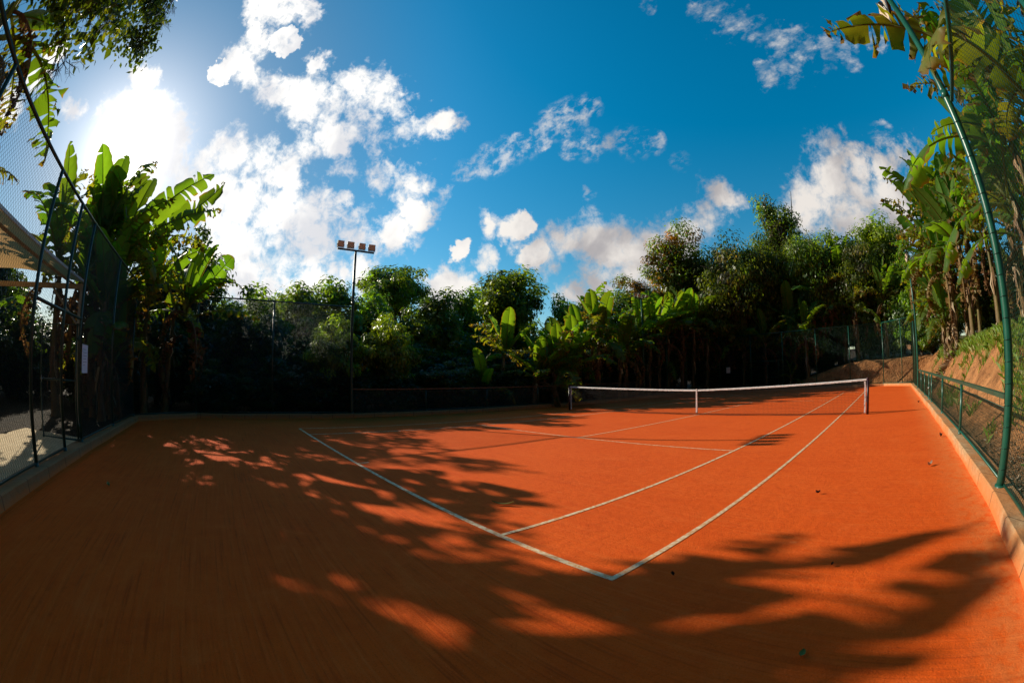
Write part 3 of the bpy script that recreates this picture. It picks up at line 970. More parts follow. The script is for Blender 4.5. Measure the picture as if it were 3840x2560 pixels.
# shade canopy behind the back fence
t = thing('shade_canopy', 'tan fabric shade canopy on a cream post behind the back fence', 'canopy', (-4.7, -18.75, 0))
CZ = 3.66
mb = MB()
nx, ny = 16, 12
LX, LY = 7.0, 4.6
ids = {}
for i in range(nx + 1):
    for j in range(ny + 1):
        a, b = i / nx, j / ny
        ids[i, j] = mb.vert((a * LX, -b * LY, CZ + .34 * math.sin(PI * min(1, b * 1.4) / 2) + .05 * math.sin(a * 9) * math.sin(PI * b)))
for i in range(nx):
    for j in range(ny):
        mb.face(ids[i, j], ids[i + 1, j], ids[i + 1, j + 1], ids[i, j + 1])
mb.c = [(.58, .38, .20)] * len(mb.v)
mb.build('roof_fabric', M['canvas'], t, True)
mb = MB(); mb.box((LX / 2, .03, CZ + .02), (LX + .1, .05, .06)); mb.build('front_beam', M['white_metal'], t)
mb = MB(); mb.box((LX / 2, -.42, CZ - .02), (LX, .05, .06)); mb.build('inner_rail', M['beam_cream'], t)
mb = MB(); mb.box((-.03, -LY / 2, CZ - .09), (.06, LY, .14)); mb.build('side_beam', M['beam_cream'], t)
mb = MB(); mb.box((.02, -.02, CZ / 2 - .05), (.11, .11, CZ - .1)); mb.build('post', M['post_cream'], t)
mb = MB(); mb.tube([(.03, -.1, 2.6), (.03, -1.15, CZ - .12)], .035, 8); mb.build('brace', M['post_cream'], t, True)
mb = MB(); mb.box((.03, -LY + .1, CZ / 2 - .05), (.11, .11, CZ - .1)); mb.build('post', M['post_cream'], t)
mb = MB(); mb.box((LX - .05, -.02, CZ / 2 - .05), (.11, .11, CZ - .1)); mb.build('post', M['post_cream'], t)

# white house glimpsed at the right edge
t = thing('house', 'white house glimpsed behind the banana stems at the right edge', 'house', (20.5, 14.5, 2.6), R(-25))
mb = MB(); mb.box((0, 0, 1.9), (5, 4, 3.8)); mb.build('wall', M['house_white'], t)
mb = MB()
a = [(-2.9, -2.4, 3.75), (2.9, -2.4, 3.75), (2.9, 2.4, 3.75), (-2.9, 2.4, 3.75), (-1.2, 0, 5.0), (1.2, 0, 5.0)]
i = [mb.vert(p) for p in a]
for f in ((0, 1, 5, 4), (2, 3, 4, 5), (1, 2, 5), (3, 0, 4)):
    mb.face(*[i[k] for k in f])
mb.build('roof', M['house_roof'], t)
for x in (-1.3, 1.3):
    mb = MB(); mb.box((x, -2.01, 2.2), (1.2, .06, 1.3)); w = mb.build('window', M['glass_dark'], t)
    mb = MB()
    mb.tube([(x - .62, -2.05, 1.55), (x + .62, -2.05, 1.55), (x + .62, -2.05, 2.85), (x - .62, -2.05, 2.85), (x - .62, -2.05, 1.55)], .04, 4)
    mb.build('window_frame', M['house_white'], w)

# cement drain box on the ground by the right pole
t = thing('drain_box', 'pale cement drain box in the litter behind the near right fence', 'drain box', (9.35, -10.0, .10), R(12))
mb = MB(); mb.box((0, 0, .04), (.50, .40, .10)); b = mb.build('box', M['kerb'], t)
mb = MB(); mb.box((0, 0, .11), (.44, .34, .035)); mb.build('lid', M['post_cream'], t)
# ------------------------------------------------------------------ banana plants
LEAF = {}
def banana_leaf(name, seed, L, Wd, bend, tears, shred, kind, fold=.25, bexp=1.5):
    """blade along +X that arches down in the XZ plane; returns the mesh and its chord"""
    rg = random.Random(seed)
    N = 30
    pet = .30 if kind != 'dead' else .2
    tot = L + pet
    pts, ang = [], []
    p = Vector((0, 0, 0)); pitch = 0
    yaw, yw = 0.0, rg.uniform(-.25, .25)
    for k in range(N + 1):
        s = k / N
        pitch = -bend * s ** bexp
        yaw = yw * s * s
        pts.append(p.copy()); ang.append((pitch, yaw))
        p = p + Vector((math.cos(pitch) * math.cos(yaw), math.cos(pitch) * math.sin(yaw), math.sin(pitch))) * tot / N
    def frame(s):
        f = min(max(s, 0), 1) * N
        i = min(int(f), N - 1); a = f - i
        q = pts[i].lerp(pts[i + 1], a)
        pi_, ya = ang[i][0] * (1 - a) + ang[i + 1][0] * a, ang[i][1]
        t = Vector((math.cos(pi_) * math.cos(ya), math.cos(pi_) * math.sin(ya), math.sin(pi_)))
        sd = Vector((-math.sin(ya), math.cos(ya), 0))
        return q, t, sd, t.cross(sd) * 1.0
    s0 = pet / tot
    def width(t):
        a = min(1, (t / .16)) ** .55
        b = 1 - max(0, (t - .55) / .45) ** 2.6
        return Wd * a * max(b, 0) ** .75
    mb = MB()
    if kind == 'dead':
        base = [(.20, .115, .05), (.27, .17, .085), (.15, .08, .035)]
    elif kind == 'old':
        base = [(.11, .155, .024), (.15, .165, .028), (.12, .14, .024)]
    else:
        base = [(.078, .165, .022), (.10, .19, .028), (.064, .14, .02)]
    rib = (.17, .20, .05) if kind != 'dead' else (.20, .12, .06)
    brown = (.20, .10, .035)
    yell = (.19, .20, .03)
    edgeb = {'fresh': .05, 'torn': .13, 'old': .30, 'dead': 1.0}[kind]
    for side in (-1, 1):
        cuts = sorted([rg.uniform(.04, .97) for _ in range(tears)])
        cuts = [0.0] + [c for c in cuts] + [1.0]
        for a, b in zip(cuts, cuts[1:]):
            if b - a < .012:
                continue
            n = max(2, int((b - a) * 26) + 1)
            off = rg.gauss(0, .10 + .45 * shred)
            twist = rg.gauss(0, .05 + .35 * shred)
            drp = .18 + .5 * shred * rg.random() + (.7 if kind == 'dead' else 0)
            short = 1 - shred * .55 * rg.random() ** 1.5
            gap = (.012 + .02 * shred) if tears else 0
            cb = rg.choice(base)
            eb = edgeb * rg.random()
            rows = []
            for j in range(n + 1):
                t = a + (b - a) * j / n
                w = width(t) * short * (1 + .04 * math.sin(t * 60 + seed))
                row = []
                for u in (0.0, .3, .62, .88, 1.0):
                    te = t
                    if j == 0 and a > 0: te = t + gap * u
                    if j == n and b < 1: te = t - gap * u
                    q, tg, sd, up = frame(s0 + (1 - s0) * te)
                    rel = (j / n - .5) * 2
                    phi = fold + off * u - drp * u * u * 1.6
                    lat = w * u
                    pos = q + sd * side * lat * math.cos(phi) + up * (lat * math.sin(phi) + twist * rel * lat * .35) + tg * lat * .22
                    if shred and u > .8:
                        pos += Vector((rg.gauss(0, 1), rg.gauss(0, 1), rg.gauss(0, 1))) * .02 * shred * 2
                    e = max(0.0, (u - (1 - eb)) / max(eb, .01)) if eb > .02 else 0
                    c = Vector(cb) * (1 + .16 * (1 - u)) * rg.uniform(.9, 1.1)
                    if e > 0:
                        c = c.lerp(Vector(yell), min(1, e * 1.6))
                        c = c.lerp(Vector(brown), min(1, e * e * 1.3))
                    if t > .93 and kind in ('torn', 'old'):
                        c = c.lerp(Vector(brown), (t - .93) / .07 * .8)
                    row.append(mb.vert(pos, tuple(c)))
                rows.append(row)
            for r0, r1 in zip(rows, rows[1:]):
                for e in range(4):
                    if side > 0:
                        mb.face(r0[e], r1[e], r1[e + 1], r0[e + 1])
                    else:
                        mb.face(r0[e], r0[e + 1], r1[e + 1], r1[e])
    mb.tube([pts[k] + Vector((0, 0, -.004)) for k in range(0, N + 1, 2)], [(.034 * (1 - k / N) + .004) for k in range(0, N + 1, 2)], 5, rib)
    me = mb.mesh(name, M['dead'] if kind == 'dead' else M['banana'], True)
    ch = pts[-1]
    LEAF.setdefault(name.split('_')[0], []).append((me, ch))

for k in range(4):
    banana_leaf('up_%d' % k, 10 + k, 2.1, .37, .25 + .12 * k, 2 + k, .05 + .05 * k, 'fresh', .42)
    banana_leaf('arch_%d' % k, 20 + k, 2.35, .38, .95 + .12 * k, 6 + 3 * k, .15 + .10 * k, ('fresh', 'torn')[k % 2], .30)
    banana_leaf('torn_%d' % k, 30 + k, 2.3, .37, .7 + .18 * k, 18 + 5 * k, .45 + .12 * k, ('torn', 'old')[k % 2], .15)
    banana_leaf('droop_%d' % k, 40 + k, 2.3, .37, 1.75 + .15 * k, 12 + 5 * k, .30 + .14 * k, ('torn', 'old')[k % 2], .05, 1.15)
    banana_leaf('dead_%d' % k, 50 + k, 2.0, .22, 2.3 + .15 * k, 16 + 4 * k, .9, 'dead', -.5, .8)

def stem_mesh(seed, H, r0=.12):
    rg = random.Random(seed)
    mb = MB()
    n, m = 9, 12
    tone = rg.random()
    rows = []
    for k in range(n + 1):
        s = k / n
        r = r0 * (1 - .52 * s) * (1 + .25 * max(0, .12 - s) / .12)
        row = []
        for j in range(m):
            a = 2 * PI * j / m
            st = rg.random()
            g = Vector((.14, .12, .03)).lerp(Vector((.09, .13, .03)), s)
            bn = Vector((.22, .115, .045)).lerp(Vector((.10, .055, .03)), st)
            c = bn.lerp(g, .25 + .6 * (math.sin(a * 2 + seed) * .5 + .5) * rg.random() + .2 * s)
            rr_ = r * (1 + .10 * math.sin(a * 3 + s * 6 + seed))
            row.append(mb.vert((rr_ * math.cos(a) + .05 * math.sin(s * 3 + seed), rr_ * math.sin(a), H * s), tuple(c)))
        rows.append(row)
    for r_, q in zip(rows, rows[1:]):
        for j in range(m):
            mb.face(r_[j], r_[(j + 1) % m], q[(j + 1) % m], q[j])
    # old sheaths peeling off the stem
    for k in range(int(7 * H)):
        a = rg.uniform(0, 2 * PI); z = rg.uniform(.15, .95) * H
        ln = rg.uniform(.3, .9); w = rg.uniform(.02, .055)
        r = r0 * (1 - .52 * z / H) * 1.05
        d = Vector((math.cos(a), math.sin(a), 0)); sd = Vector((-d.y, d.x, 0))
        c = Vector((.26, .15, .07)).lerp(Vector((.13, .065, .03)), rg.random())
        if rg.random() < .25:
            c = Vector((.42, .32, .2))
        p0 = d * r + Vector((0, 0, z)); out = rg.uniform(.02, .16)
        p1 = p0 + d * out + Vector((0, 0, -ln * .5)); p2 = p0 + d * out * rg.uniform(.3, 1.3) + Vector((0, 0, -ln)) + sd * rg.uniform(-.1, .1)
        v = [mb.vert(p + sd * s * w * f, tuple(c)) for p, f in ((p0, 1), (p1, 1.2), (p2, .35)) for s in (-1, 1)]
        mb.face(v[0], v[1], v[3], v[2]); mb.face(v[2], v[3], v[5], v[4])
    return mb.mesh('pseudostem', M['stem'], True)
STEMS = [stem_mesh(k, 4.0, .115 + .012 * (k % 4)) for k in range(6)]

def put_leaf(root, base, direction, kind, rg, size=1.0, name='leaf', length=None, var=None, face=None):
    me, ch = LEAF[kind][rg.randrange(4) if var is None else var]
    d = Vector(direction).normalized()
    cl = math.atan2(ch.z, math.hypot(ch.x, ch.y))
    yaw = math.atan2(d.y, d.x) - math.atan2(ch.y, ch.x)
    el = math.asin(max(-1, min(1, d.z)))
    pitch = el - cl
    s = (length / ch.length) if length else size
    o = link(name, me, root)
    rot = Matrix.Rotation(yaw, 4, 'Z') @ Matrix.Rotation(-pitch, 4, 'Y')
    if face is not None:
        wv = rot.to_3x3() @ Vector((0, 1, 0))
        wd = (Vector(face) - d * d.dot(Vector(face))).normalized()
        wv = (wv - d * d.dot(wv)).normalized()
        an = math.atan2(wv.cross(wd).dot(d), wv.dot(wd))
        if abs(an) > PI / 2:
            an -= math.copysign(PI, an)
        rot = Matrix.Rotation(an, 4, d) @ rot
    sw = s if not length else min(max(s, .8 * size), 1.05 * size)
    o.matrix_local = Matrix.Translation(base) @ rot @ Matrix.Diagonal((s, sw, s, 1))
    return o

def banana(label, x, y, z, H, seed, n=9, size=1.0, lean=(0, 0), deads=2, tips=(), group=None, spread=1.0, az0=None, thick=1.0, ragged=False):
    rg = random.Random(seed)
    t = thing('banana_plant', label, 'banana plant', (x, y, z), 0, group)
    s = link('pseudostem', STEMS[seed % 6], t)
    hs = H / 4.0
    s.matrix_local = Matrix(((thick, 0, lean[0] / 4.0, 0), (0, thick, lean[1] / 4.0, 0), (0, 0, hs, 0), (0, 0, 0, 1)))
    top = Vector((lean[0], lean[1], H - .08))
    a = rg.uniform(0, 6.28) if az0 is None else az0
    for k, tp in enumerate(tips):
        tip = Vector(tp[:3]) - Vector((x, y, z))
        kd = tp[3]
        b = top + Vector((0, 0, -.05 * k))
        put_leaf(t, b, tip - b, kd, rg, size, 'leaf' if kd != 'dead' else 'dead_leaf', (tip - b).length, tp[4] if len(tp) > 4 else None, (.25, .95, .1) if kd in ('up', 'torn', 'arch') and (tip - b).normalized().z > .35 else None)
    for k in range(n):
        f = k / max(1, n - 1)
        a += 2.4 + rg.uniform(-.35, .35)
        if f < .36:
            kd, el = rg.choice(['up', 'up', 'arch']), R(rg.uniform(56, 80))
        elif f < .6:
            kd, el = rg.choice(['arch', 'arch', 'torn', 'up']), R(rg.uniform(22, 48))
        elif f < .85:
            kd, el = rg.choice(['arch', 'torn', 'torn', 'droop']), R(rg.uniform(0, 26))
        else:
            kd, el = 'droop', R(rg.uniform(-32, -5))
        el = PI / 2 - (PI / 2 - el) * spread
        if ragged and kd == 'arch':
            kd = 'torn'
        b = top + Vector((math.cos(a) * .05, math.sin(a) * .05, -.42 * f))
        put_leaf(t, b, (math.cos(a) * math.cos(el), math.sin(a) * math.cos(el), math.sin(el)), kd, rg, size * rg.uniform(.8, 1.08) * (1 - .15 * (f < .1)))
    for k in range(deads):
        a += 2.1 + rg.uniform(-.5, .5)
        b = top + Vector((math.cos(a) * .07, math.sin(a) * .07, -.55 - .25 * k * H / 5))
        el = R(rg.uniform(-80, -58))
        put_leaf(t, b, (math.cos(a) * math.cos(el), math.sin(a) * math.cos(el), math.sin(el)), 'dead', rg, size * rg.uniform(.8, 1.1), 'dead_leaf')
    return t

def seed_flip(k):
    return False
GL = 'bananas in the backlit clump at the near left corner'
GM = 'bananas behind the left fence and beyond the net'
GF = 'bananas behind the far end fence'
GR = 'bananas on the sunlit bank at the right'
# backlit clump behind the near left corner
banana('tall backlit banana whose upright leaf tips stand under the sun glare', -6.6, -18.9, .05, 5.1, 101, 7, 1.3, (-.3, -.1), 3,
       [(-6.6, -20.1, 8.7, 'up', 1), (-7.0, -19.4, 8.1, 'up', 3), (-7.43, -19.17, 8.7, 'up', 0), (-7.6, -17.9, 8.6, 'torn', 2), (-8.3, -18.4, 7.9, 'up', 2), (-6.9, -20.2, 7.7, 'torn', 1)], GL)
banana('backlit banana with two long leaves reaching out over the court corner', -7.5, -18.5, .05, 5.2, 102, 5, 1.2, (.25, .1), 3,
       [(-6.55, -15.3, 7.8, 'arch', 0), (-6.3, -14.8, 7.35, 'arch', 2), (-7.0, -14.8, 6.75, 'torn', 0), (-7.7, -15.2, 5.6, 'torn', 3), (-8.4, -17.9, 8.3, 'up', 0)], GL)
banana('leaning banana at the right of the backlit clump, leaves drooping over the corner fence', -9.4, -16.6, .05, 3.7, 103, 7, 1.3, (.9, .9), 3,
       [(-7.3, -14.1, 5.3, 'arch', 1), (-7.33, -13.7, 4.35, 'arch', 3), (-7.9, -13.9, 4.6, 'droop', 0), (-8.15, -15.4, 2.35, 'droop', 2), (-7.6, -16.4, 2.3, 'dead', 1)], GL)
banana('banana behind the open gate, one leaf tip high above the fence rail', -6.0, -20.2, .05, 4.6, 104, 6, 1.25, (.1, -.2), 3,
       [(-5.5, -21.1, 8.2, 'up', 2), (-6.4, -20.5, 7.6, 'torn', 1), (-3.6, -20.5, 6.0, 'arch', 1), (-2.9, -20.8, 5.5, 'arch', 3)], GL)
banana('banana in the dark middle of the backlit clump, hung with dead leaves', -7.6, -19.8, .05, 4.4, 105, 9, 1.3, (0, 0), 4, [(-8.6, -19.6, 8.5, 'up', 1), (-9.3, -19.0, 8.4, 'torn', 0)], GL)
banana('shaded banana at the foot of the backlit clump, close behind the fence', -5.7, -18.3, .05, 3.3, 106, 6, 1.2, (-.1, .1), 3,
       [(-5.0, -18.6, 5.3, 'up', 1), (-5.9, -17.9, 4.9, 'up', 0)], GL)
banana('banana low under the canopy with bright leaves pointing left', -7.0, -24.6, .05, 3.0, 107, 4, 1.1, (.2, 0), 2,
       [(-4.4, -22.3, 3.5, 'arch', 0), (-4.6, -22.4, 2.3, 'arch', 2)], GL)
banana('banana at the back of the backlit clump nearest the tall dark trees', -9.6, -18.9, .05, 4.9, 108, 8, 1.25, (0, .2), 3, (), GL)
banana('banana outside the left edge, its brown leaf hanging behind the fence mesh', 3.6, -18.9, .05, 5.6, 109, 3, 1.2, (-.2, .1), 2,
       [(2.55, -18.25, 4.4, 'dead', 0), (2.2, -18.5, 4.3, 'torn', 3), (2.2, -18.6, 6.2, 'up', 1)], GL)
banana('banana behind the canopy, its frayed tip showing through the mesh at the left edge', 1.2, -24.6, .05, 5.2, 110, 6, 1.2, (0, 0), 2, (), GL)

for a in [
    ('banana crown in the gap between the sun glare and the two long leaves', -9.9, -20.3, 5.4, 111, 8, 1.25, 3),
    ('farthest banana of the backlit clump, tops under the sun glare', -12.0, -20.4, 6.3, 112, 8, 1.35, 3),
    ('banana rising beyond the canopy roof at the left edge', -3.4, -24.3, 5.4, 113, 9, 1.25, 2),
    ('low banana with broad dark leaves at the foot of the backlit clump', -6.5, -18.1, 2.1, 116, 8, 1.2, 1),
    ('low banana with drooping leaves between the stems of the backlit clump', -7.9, -18.7, 2.6, 117, 8, 1.2, 1),
    ('banana at the right foot of the backlit clump behind the corner panel', -9.0, -17.4, 4.2, 115, 11, 1.3, 2),
]:
    lb, x, y, H, sd, n, sz, dd = a
    banana(lb, x, y, .05, H, sd, n, sz, (.1, .1), dd, (), GL)

# behind the left fence and beyond the net
for a in [
    ('shaded young banana at the left of the middle clump, mostly in shadow', -10.9, -1.8, 1.2, 201, 7, .72, 1),
    ('banana with wide spread leaves below the round vine covered tree', -11.8, .3, 2.9, 202, 9, .95, 2),
    ('short banana leaning over the low fence just left of the net post', -9.7, .8, 1.8, 203, 10, 1.0, 1),
    ('bright short banana rising directly behind the left net post', -9.25, 1.75, 2.0, 204, 10, 1.05, 0),
    ('banana squeezed between the two short ones by the net post', -10.2, 2.4, 2.3, 205, 8, .95, 1),
    ('tall banana in the middle clump with leaves catching the sun', -9.8, 4.2, 3.3, 206, 10, 1.05, 1),
    ('tallest upright banana of the middle clump, left of the slim light pole', -9.6, 5.8, 3.7, 207, 10, 1.1, 1),
    ('banana at the back of the middle clump under the thin sparse tree', -11.1, 6.9, 4.4, 208, 9, 1.1, 2),
    ('banana leaning just left of the slim light pole', -9.3, 7.5, 3.0, 209, 9, 1.05, 2),
    ('banana directly behind the slim light pole', -9.6, 9.8, 4.1, 210, 9, 1.1, 2),
    ('banana right of the slim light pole with one high upright leaf', -9.2, 12.0, 4.2, 211, 9, 1.15, 2),
    ('tall banana below the reddish tree with leaves above the fence rail', -8.6, 14.4, 5.2, 212, 10, 1.15, 2),
    ('banana rising behind the far left fence corner', -7.9, 17.4, 4.6, 213, 9, 1.1, 3),
    ('young banana with bright upright leaves right of the left net post', -9.5, 3.2, 2.2, 215, 9, 1.0, 0),
    ('banana with fanned leaves above the low fence, left of the slim light pole', -10.4, 5.0, 3.5, 216, 10, 1.05, 1),
    ('sunlit banana filling the gap left of the slim light pole', -9.5, 8.4, 3.5, 217, 10, 1.1, 1),
    ('banana with crossed leaves just right of the slim light pole', -9.3, 10.9, 4.6, 218, 10, 1.15, 1),
    ('banana between the two tall ones below the reddish tree', -9.1, 13.2, 5.0, 219, 10, 1.15, 2),
    ('banana with leaves over the cut far left fence corner', -8.4, 15.9, 5.2, 220, 10, 1.15, 2),
    ('shaded banana low behind the far left fence panels', -10.2, 13.4, 2.6, 214, 8, 1.05, 2),
]:
    lb, x, y, H, sd, n, sz, dd = a
    banana(lb, x, y, .05, H, sd, n + 2, sz * 1.14, (.25, .1), dd, (), GM)
# behind the far fence
for a in [
    ('banana above the small white notice on the far fence', -5.2, 18.9, 3.9, 221, 9, 1.1, 3),
    ('banana left of the white notice, hung with dry leaves', -6.6, 19.8, 4.8, 222, 8, 1.1, 4),
    ('banana with a single broad upright leaf right of the white notice', -3.2, 18.6, 3.7, 223, 7, 1.1, 2),
    ('pale stemmed banana standing alone behind the far gate, right of it', .3, 18.7, 3.5, 224, 8, 1.05, 3),
    ('tall banana behind the pale stemmed one with dry hanging fronds', -1.4, 20.2, 4.9, 225, 8, 1.15, 4),
    ('tall dark banana behind the far fence, left of its tallest neighbour', 1.2, 20.7, 6.1, 226, 9, 1.2, 4),
    ('tallest banana behind the far fence, in shade under the big trees', 3.2, 21.9, 7.4, 227, 9, 1.2, 4),
    ('shaded banana over the clay bank behind the far fence', 4.4, 20.4, 4.2, 228, 9, 1.15, 3),
    ('dark banana at the right end behind the far fence', 6.9, 20.6, 4.6, 229, 9, 1.15, 3),
    ('tiny banana sprout beside the far gate', -.9, 18.1, 1.0, 230, 5, .5, 0),
]:
    lb, x, y, H, sd, n, sz, dd = a
    banana(lb, x, y, ground_z(x, y) - .05, H, sd, n + 1, sz * 1.12, (0, -.1), dd, (), GF)
# clump on the bank at the right
for a in [
    ('banana with the topmost leaves of the sunlit right clump', 11.1, 8.4, 6.0, 241, 7, 1.25, 4, [(10.3, 7.5, 11.4, 'up', 2), (11.6, 6.0, 10.9, 'up', 3), (8.45, 8.7, 10.6, 'torn', 1)]),
    ('banana with frayed leaves sticking out left over the far pole', 10.6, 9.6, 5.2, 242, 6, 1.2, 4, [(8.0, 8.75, 9.5, 'torn', 3), (7.9, 8.7, 7.2, 'torn', 0), (8.3, 8.7, 6.6, 'droop', 1)]),
    ('banana with a broad drooping leaf in front of the far pole', 10.9, 6.6, 4.0, 243, 7, 1.15, 4, [(8.1, 7.7, 4.9, 'droop', 0), (9.1, 7.7, 7.1, 'arch', 1), (9.8, 6.9, 5.2, 'droop', 3)]),
    ('banana with an orange stem at the front right of the sunlit clump', 11.5, 4.9, 4.3, 244, 8, 1.2, 4, []),
    ('thin banana at the left foot of the sunlit clump', 11.0, 11.4, 3.2, 245, 8, 1.1, 3, [(9.0, 9.7, 2.9, 'arch', 0)]),
    ('banana behind the sunlit clump, right beside the green pole', 12.3, 6.8, 5.3, 246, 9, 1.25, 4, []),
    ('banana in the shaded heart of the sunlit clump', 12.2, 9.6, 5.0, 247, 9, 1.25, 4, []),
    ('low young banana at the foot of the sunlit clump, nearest the rail', 10.7, 7.6, 1.7, 249, 5, 1.0, 2, []),
    ('young banana between the stems of the sunlit clump', 11.3, 10.4, 2.3, 250, 5, 1.0, 3, []),
    ('leaning banana at the back of the sunlit clump', 11.9, 12.6, 4.8, 248, 9, 1.2, 4, []),
]:
    lb, x, y, H, sd, n, sz, dd, tips = a
    banana(lb, x, y, ground_z(x, y) - .08, H, sd, n + 4, sz * 1.2, (-.35, -.1), max(0, dd - 2), tips, GR, thick=1.05)
# large plants close by at the right edge
for a in [
    ('large banana above the right edge with big torn leaves over the fence top', 10.9, -6.6, 3.8, 251, 9, 1.35, 0, [(9.05, -6.3, 5.3, 'arch', 0), (9.0, -5.9, 6.6, 'torn', 3), (9.35, -7.6, 7.3, 'torn', 1), (9.6, -8.2, 6.0, 'old' if False else 'arch', 1)]),
    ('large banana behind the mesh whose pale leaves hang beside the green pole', 11.1, -5.0, 3.3, 252, 7, 1.3, 0, [(9.55, -6.9, 4.3, 'droop', 0), (9.9, -6.2, 4.1, 'droop', 2), (9.9, -7.6, 5.1, 'arch', 3)]),
    ('large banana nearest the camera, its leaves filling the top right corner', 10.7, -9.0, 3.6, 253, 8, 1.35, 0, [(9.4, -8.7, 5.0, 'torn', 2), (9.9, -8.6, 6.4, 'torn', 1), (10.1, -8.1, 4.2, 'droop', 1), (10.3, -10.3, 5.4, 'torn', 0), (10.2, -10.2, 4.3, 'arch', 1), (9.7, -10.6, 5.3, 'torn', 3)]),
    ('banana with upright green leaves behind the mesh below the hanging ones', 12.3, -2.6, 2.6, 254, 9, 1.15, 1, []),
    ('banana in front of the dark tree behind the right fence mesh', 12.9, .8, 3.6, 255, 9, 1.2, 2, []),
    ('banana between the green pole and the upright leaved one, dry fronds below', 12.0, 1.6, 3.6, 256, 9, 1.15, 2, []),
]:
    lb, x, y, H, sd, n, sz, dd, tips = a
    banana(lb, x, y, ground_z(x, y) - .08, H, sd, n, sz, (-.2, 0), dd, tips, GR, ragged=True)
# ------------------------------------------------------------------ trees
def crown_np(seed, rad, cz, nlobe, nclump, nleaf, size, pal, lobe_r=(.42, .62), droop=.2, zmin=-1e9, hollow=.5, aspect=.45, spiky=0.0):
    """cloud of small leaf faces gathered in clumps on several lobes; rad=(rx,ry,rz)"""
    rg = np.random.default_rng(seed)
    nclump, nleaf = int(nclump * .8), int(nleaf * 1.75)
    rad = np.array(rad)
    d = rg.normal(size=(nlobe, 3)); d /= np.linalg.norm(d, axis=1)[:, None]
    lob = d * rg.uniform(.25, .72, (nlobe, 1))
    lob[0] = (0, 0, .1)
    lr = rg.uniform(*lobe_r, nlobe)
    li = rg.integers(0, nlobe, nclump)
    dd = rg.normal(size=(nclump, 3)); dd /= np.linalg.norm(dd, axis=1)[:, None]
    rr_ = rg.uniform(hollow, 1.05, (nclump, 1)) + spiky * .5 * rg.random((nclump, 1)) ** 3
    cen = (lob[li] + dd * rr_ * lr[li][:, None]) * rad + np.array((0, 0, cz))
    crad = rg.uniform(.6, 1.3, nclump) * .235 * rad.mean()
    out_dir = cen - np.array((0, 0, cz)); out_dir /= (np.linalg.norm(out_dir, axis=1)[:, None] + 1e-6)
    n = nclump * nleaf
    ci = np.repeat(np.arange(nclump), nleaf)
    ld_ = rg.normal(size=(n, 3)); ld_ /= np.linalg.norm(ld_, axis=1)[:, None]
    pos = cen[ci] + ld_ * (crad[ci] * rg.uniform(.25, 1.1, n) ** .7)[:, None] * np.array((1.1, 1.1, .8))
    nor = ld_ * .85 + out_dir[ci] * .3 + np.array((0, 0, .35)) + rg.normal(size=(n, 3)) * .34
    nor /= np.linalg.norm(nor, axis=1)[:, None]
    tan = ld_ * .6 + out_dir[ci] * .4 + rg.normal(size=(n, 3)) * .6 + np.array((0, 0, -droop * 2))
    tan -= nor * (tan * nor).sum(1)[:, None]
    tan /= (np.linalg.norm(tan, axis=1)[:, None] + 1e-6)
    bit = np.cross(nor, tan)
    L = (size * rg.uniform(.6, 1.3, n))[:, None]
    Wd = L * aspect
    V = np.empty((n, 4, 3))
    V[:, 0] = pos
    V[:, 1] = pos + tan * L * .45 + bit * Wd * .5 + nor * L * .06
    V[:, 2] = pos + tan * L - nor * L * .12
    V[:, 3] = pos + tan * L * .45 - bit * Wd * .5 + nor * L * .06
    keep = pos[:, 2] > zmin
    V = V[keep].reshape(-1, 3)
    m = keep.sum()
    F = np.arange(m * 4).reshape(-1, 4)
    pal = np.array(pal)
    cc = pal[rg.integers(0, len(pal), nclump)]
    cc = cc * rg.uniform(.5, 1.5, (nclump, 1))
    lc = cc[ci] * rg.uniform(.75, 1.25, (n, 1)) * (1 + rg.normal(size=(n, 3)) * .07)
    lc = np.clip(lc[keep], .004, 1)
    C = np.repeat(lc, 4, axis=0)
    return V, F, C, lob * rad + np.array((0, 0, cz))

G1 = [(.085, .15, .018), (.11, .175, .02), (.065, .12, .016)]
G2 = [(.13, .20, .02), (.16, .225, .024), (.11, .17, .018)]
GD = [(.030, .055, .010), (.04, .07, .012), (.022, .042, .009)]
GRD = [(.09, .13, .024), (.18, .10, .035), (.10, .15, .026), (.08, .125, .02), (.09, .14, .02), (.21, .11, .04)]
GV = [(.10, .15, .035), (.15, .17, .07), (.09, .15, .026), (.09, .14, .025), (.22, .21, .12)]
GY = [(.12, .17, .018), (.15, .20, .02), (.09, .14, .018)]
PROTO = {}
def proto(key, seed, rad, cz, **kw):
    V, F, C, lob = crown_np(seed, rad, cz, **kw)
    crown = np_mesh('crown_' + key, V, F, C, M['tree'])
    mb = MB()
    rg = random.Random(seed)
    tr = .06 * cz ** .7 + .03
    mb.tube([(0, 0, -.3), (.03, .02, 0), (.06 * cz, .02 * cz, cz * .45), (.02, 0, cz * .95)], [tr * 1.3, tr, tr * .72, tr * .3], 9)
    for q in lob:
        b = Vector((.05 * cz, .015 * cz, cz * rg.uniform(.35, .7)))
        q = Vector(q)
        mb.tube([b, b.lerp(q, .5) + Vector((0, 0, -.1 * rad[0])), q], [tr * .5, tr * .32, tr * .10], 6)
        for k in range(3):
            e = q + Vector((rg.gauss(0, 1), rg.gauss(0, 1), rg.gauss(.2, 1))) * rad[0] * .3
            mb.tube([b.lerp(q, .6), q.lerp(e, .4), e], [tr * .2, tr * .12, tr * .05], 5)
    trunk = mb.mesh('trunk_' + key, M['bark'], True)
    PROTO[key] = (trunk, crown, rad, cz + rad[2] * .98)

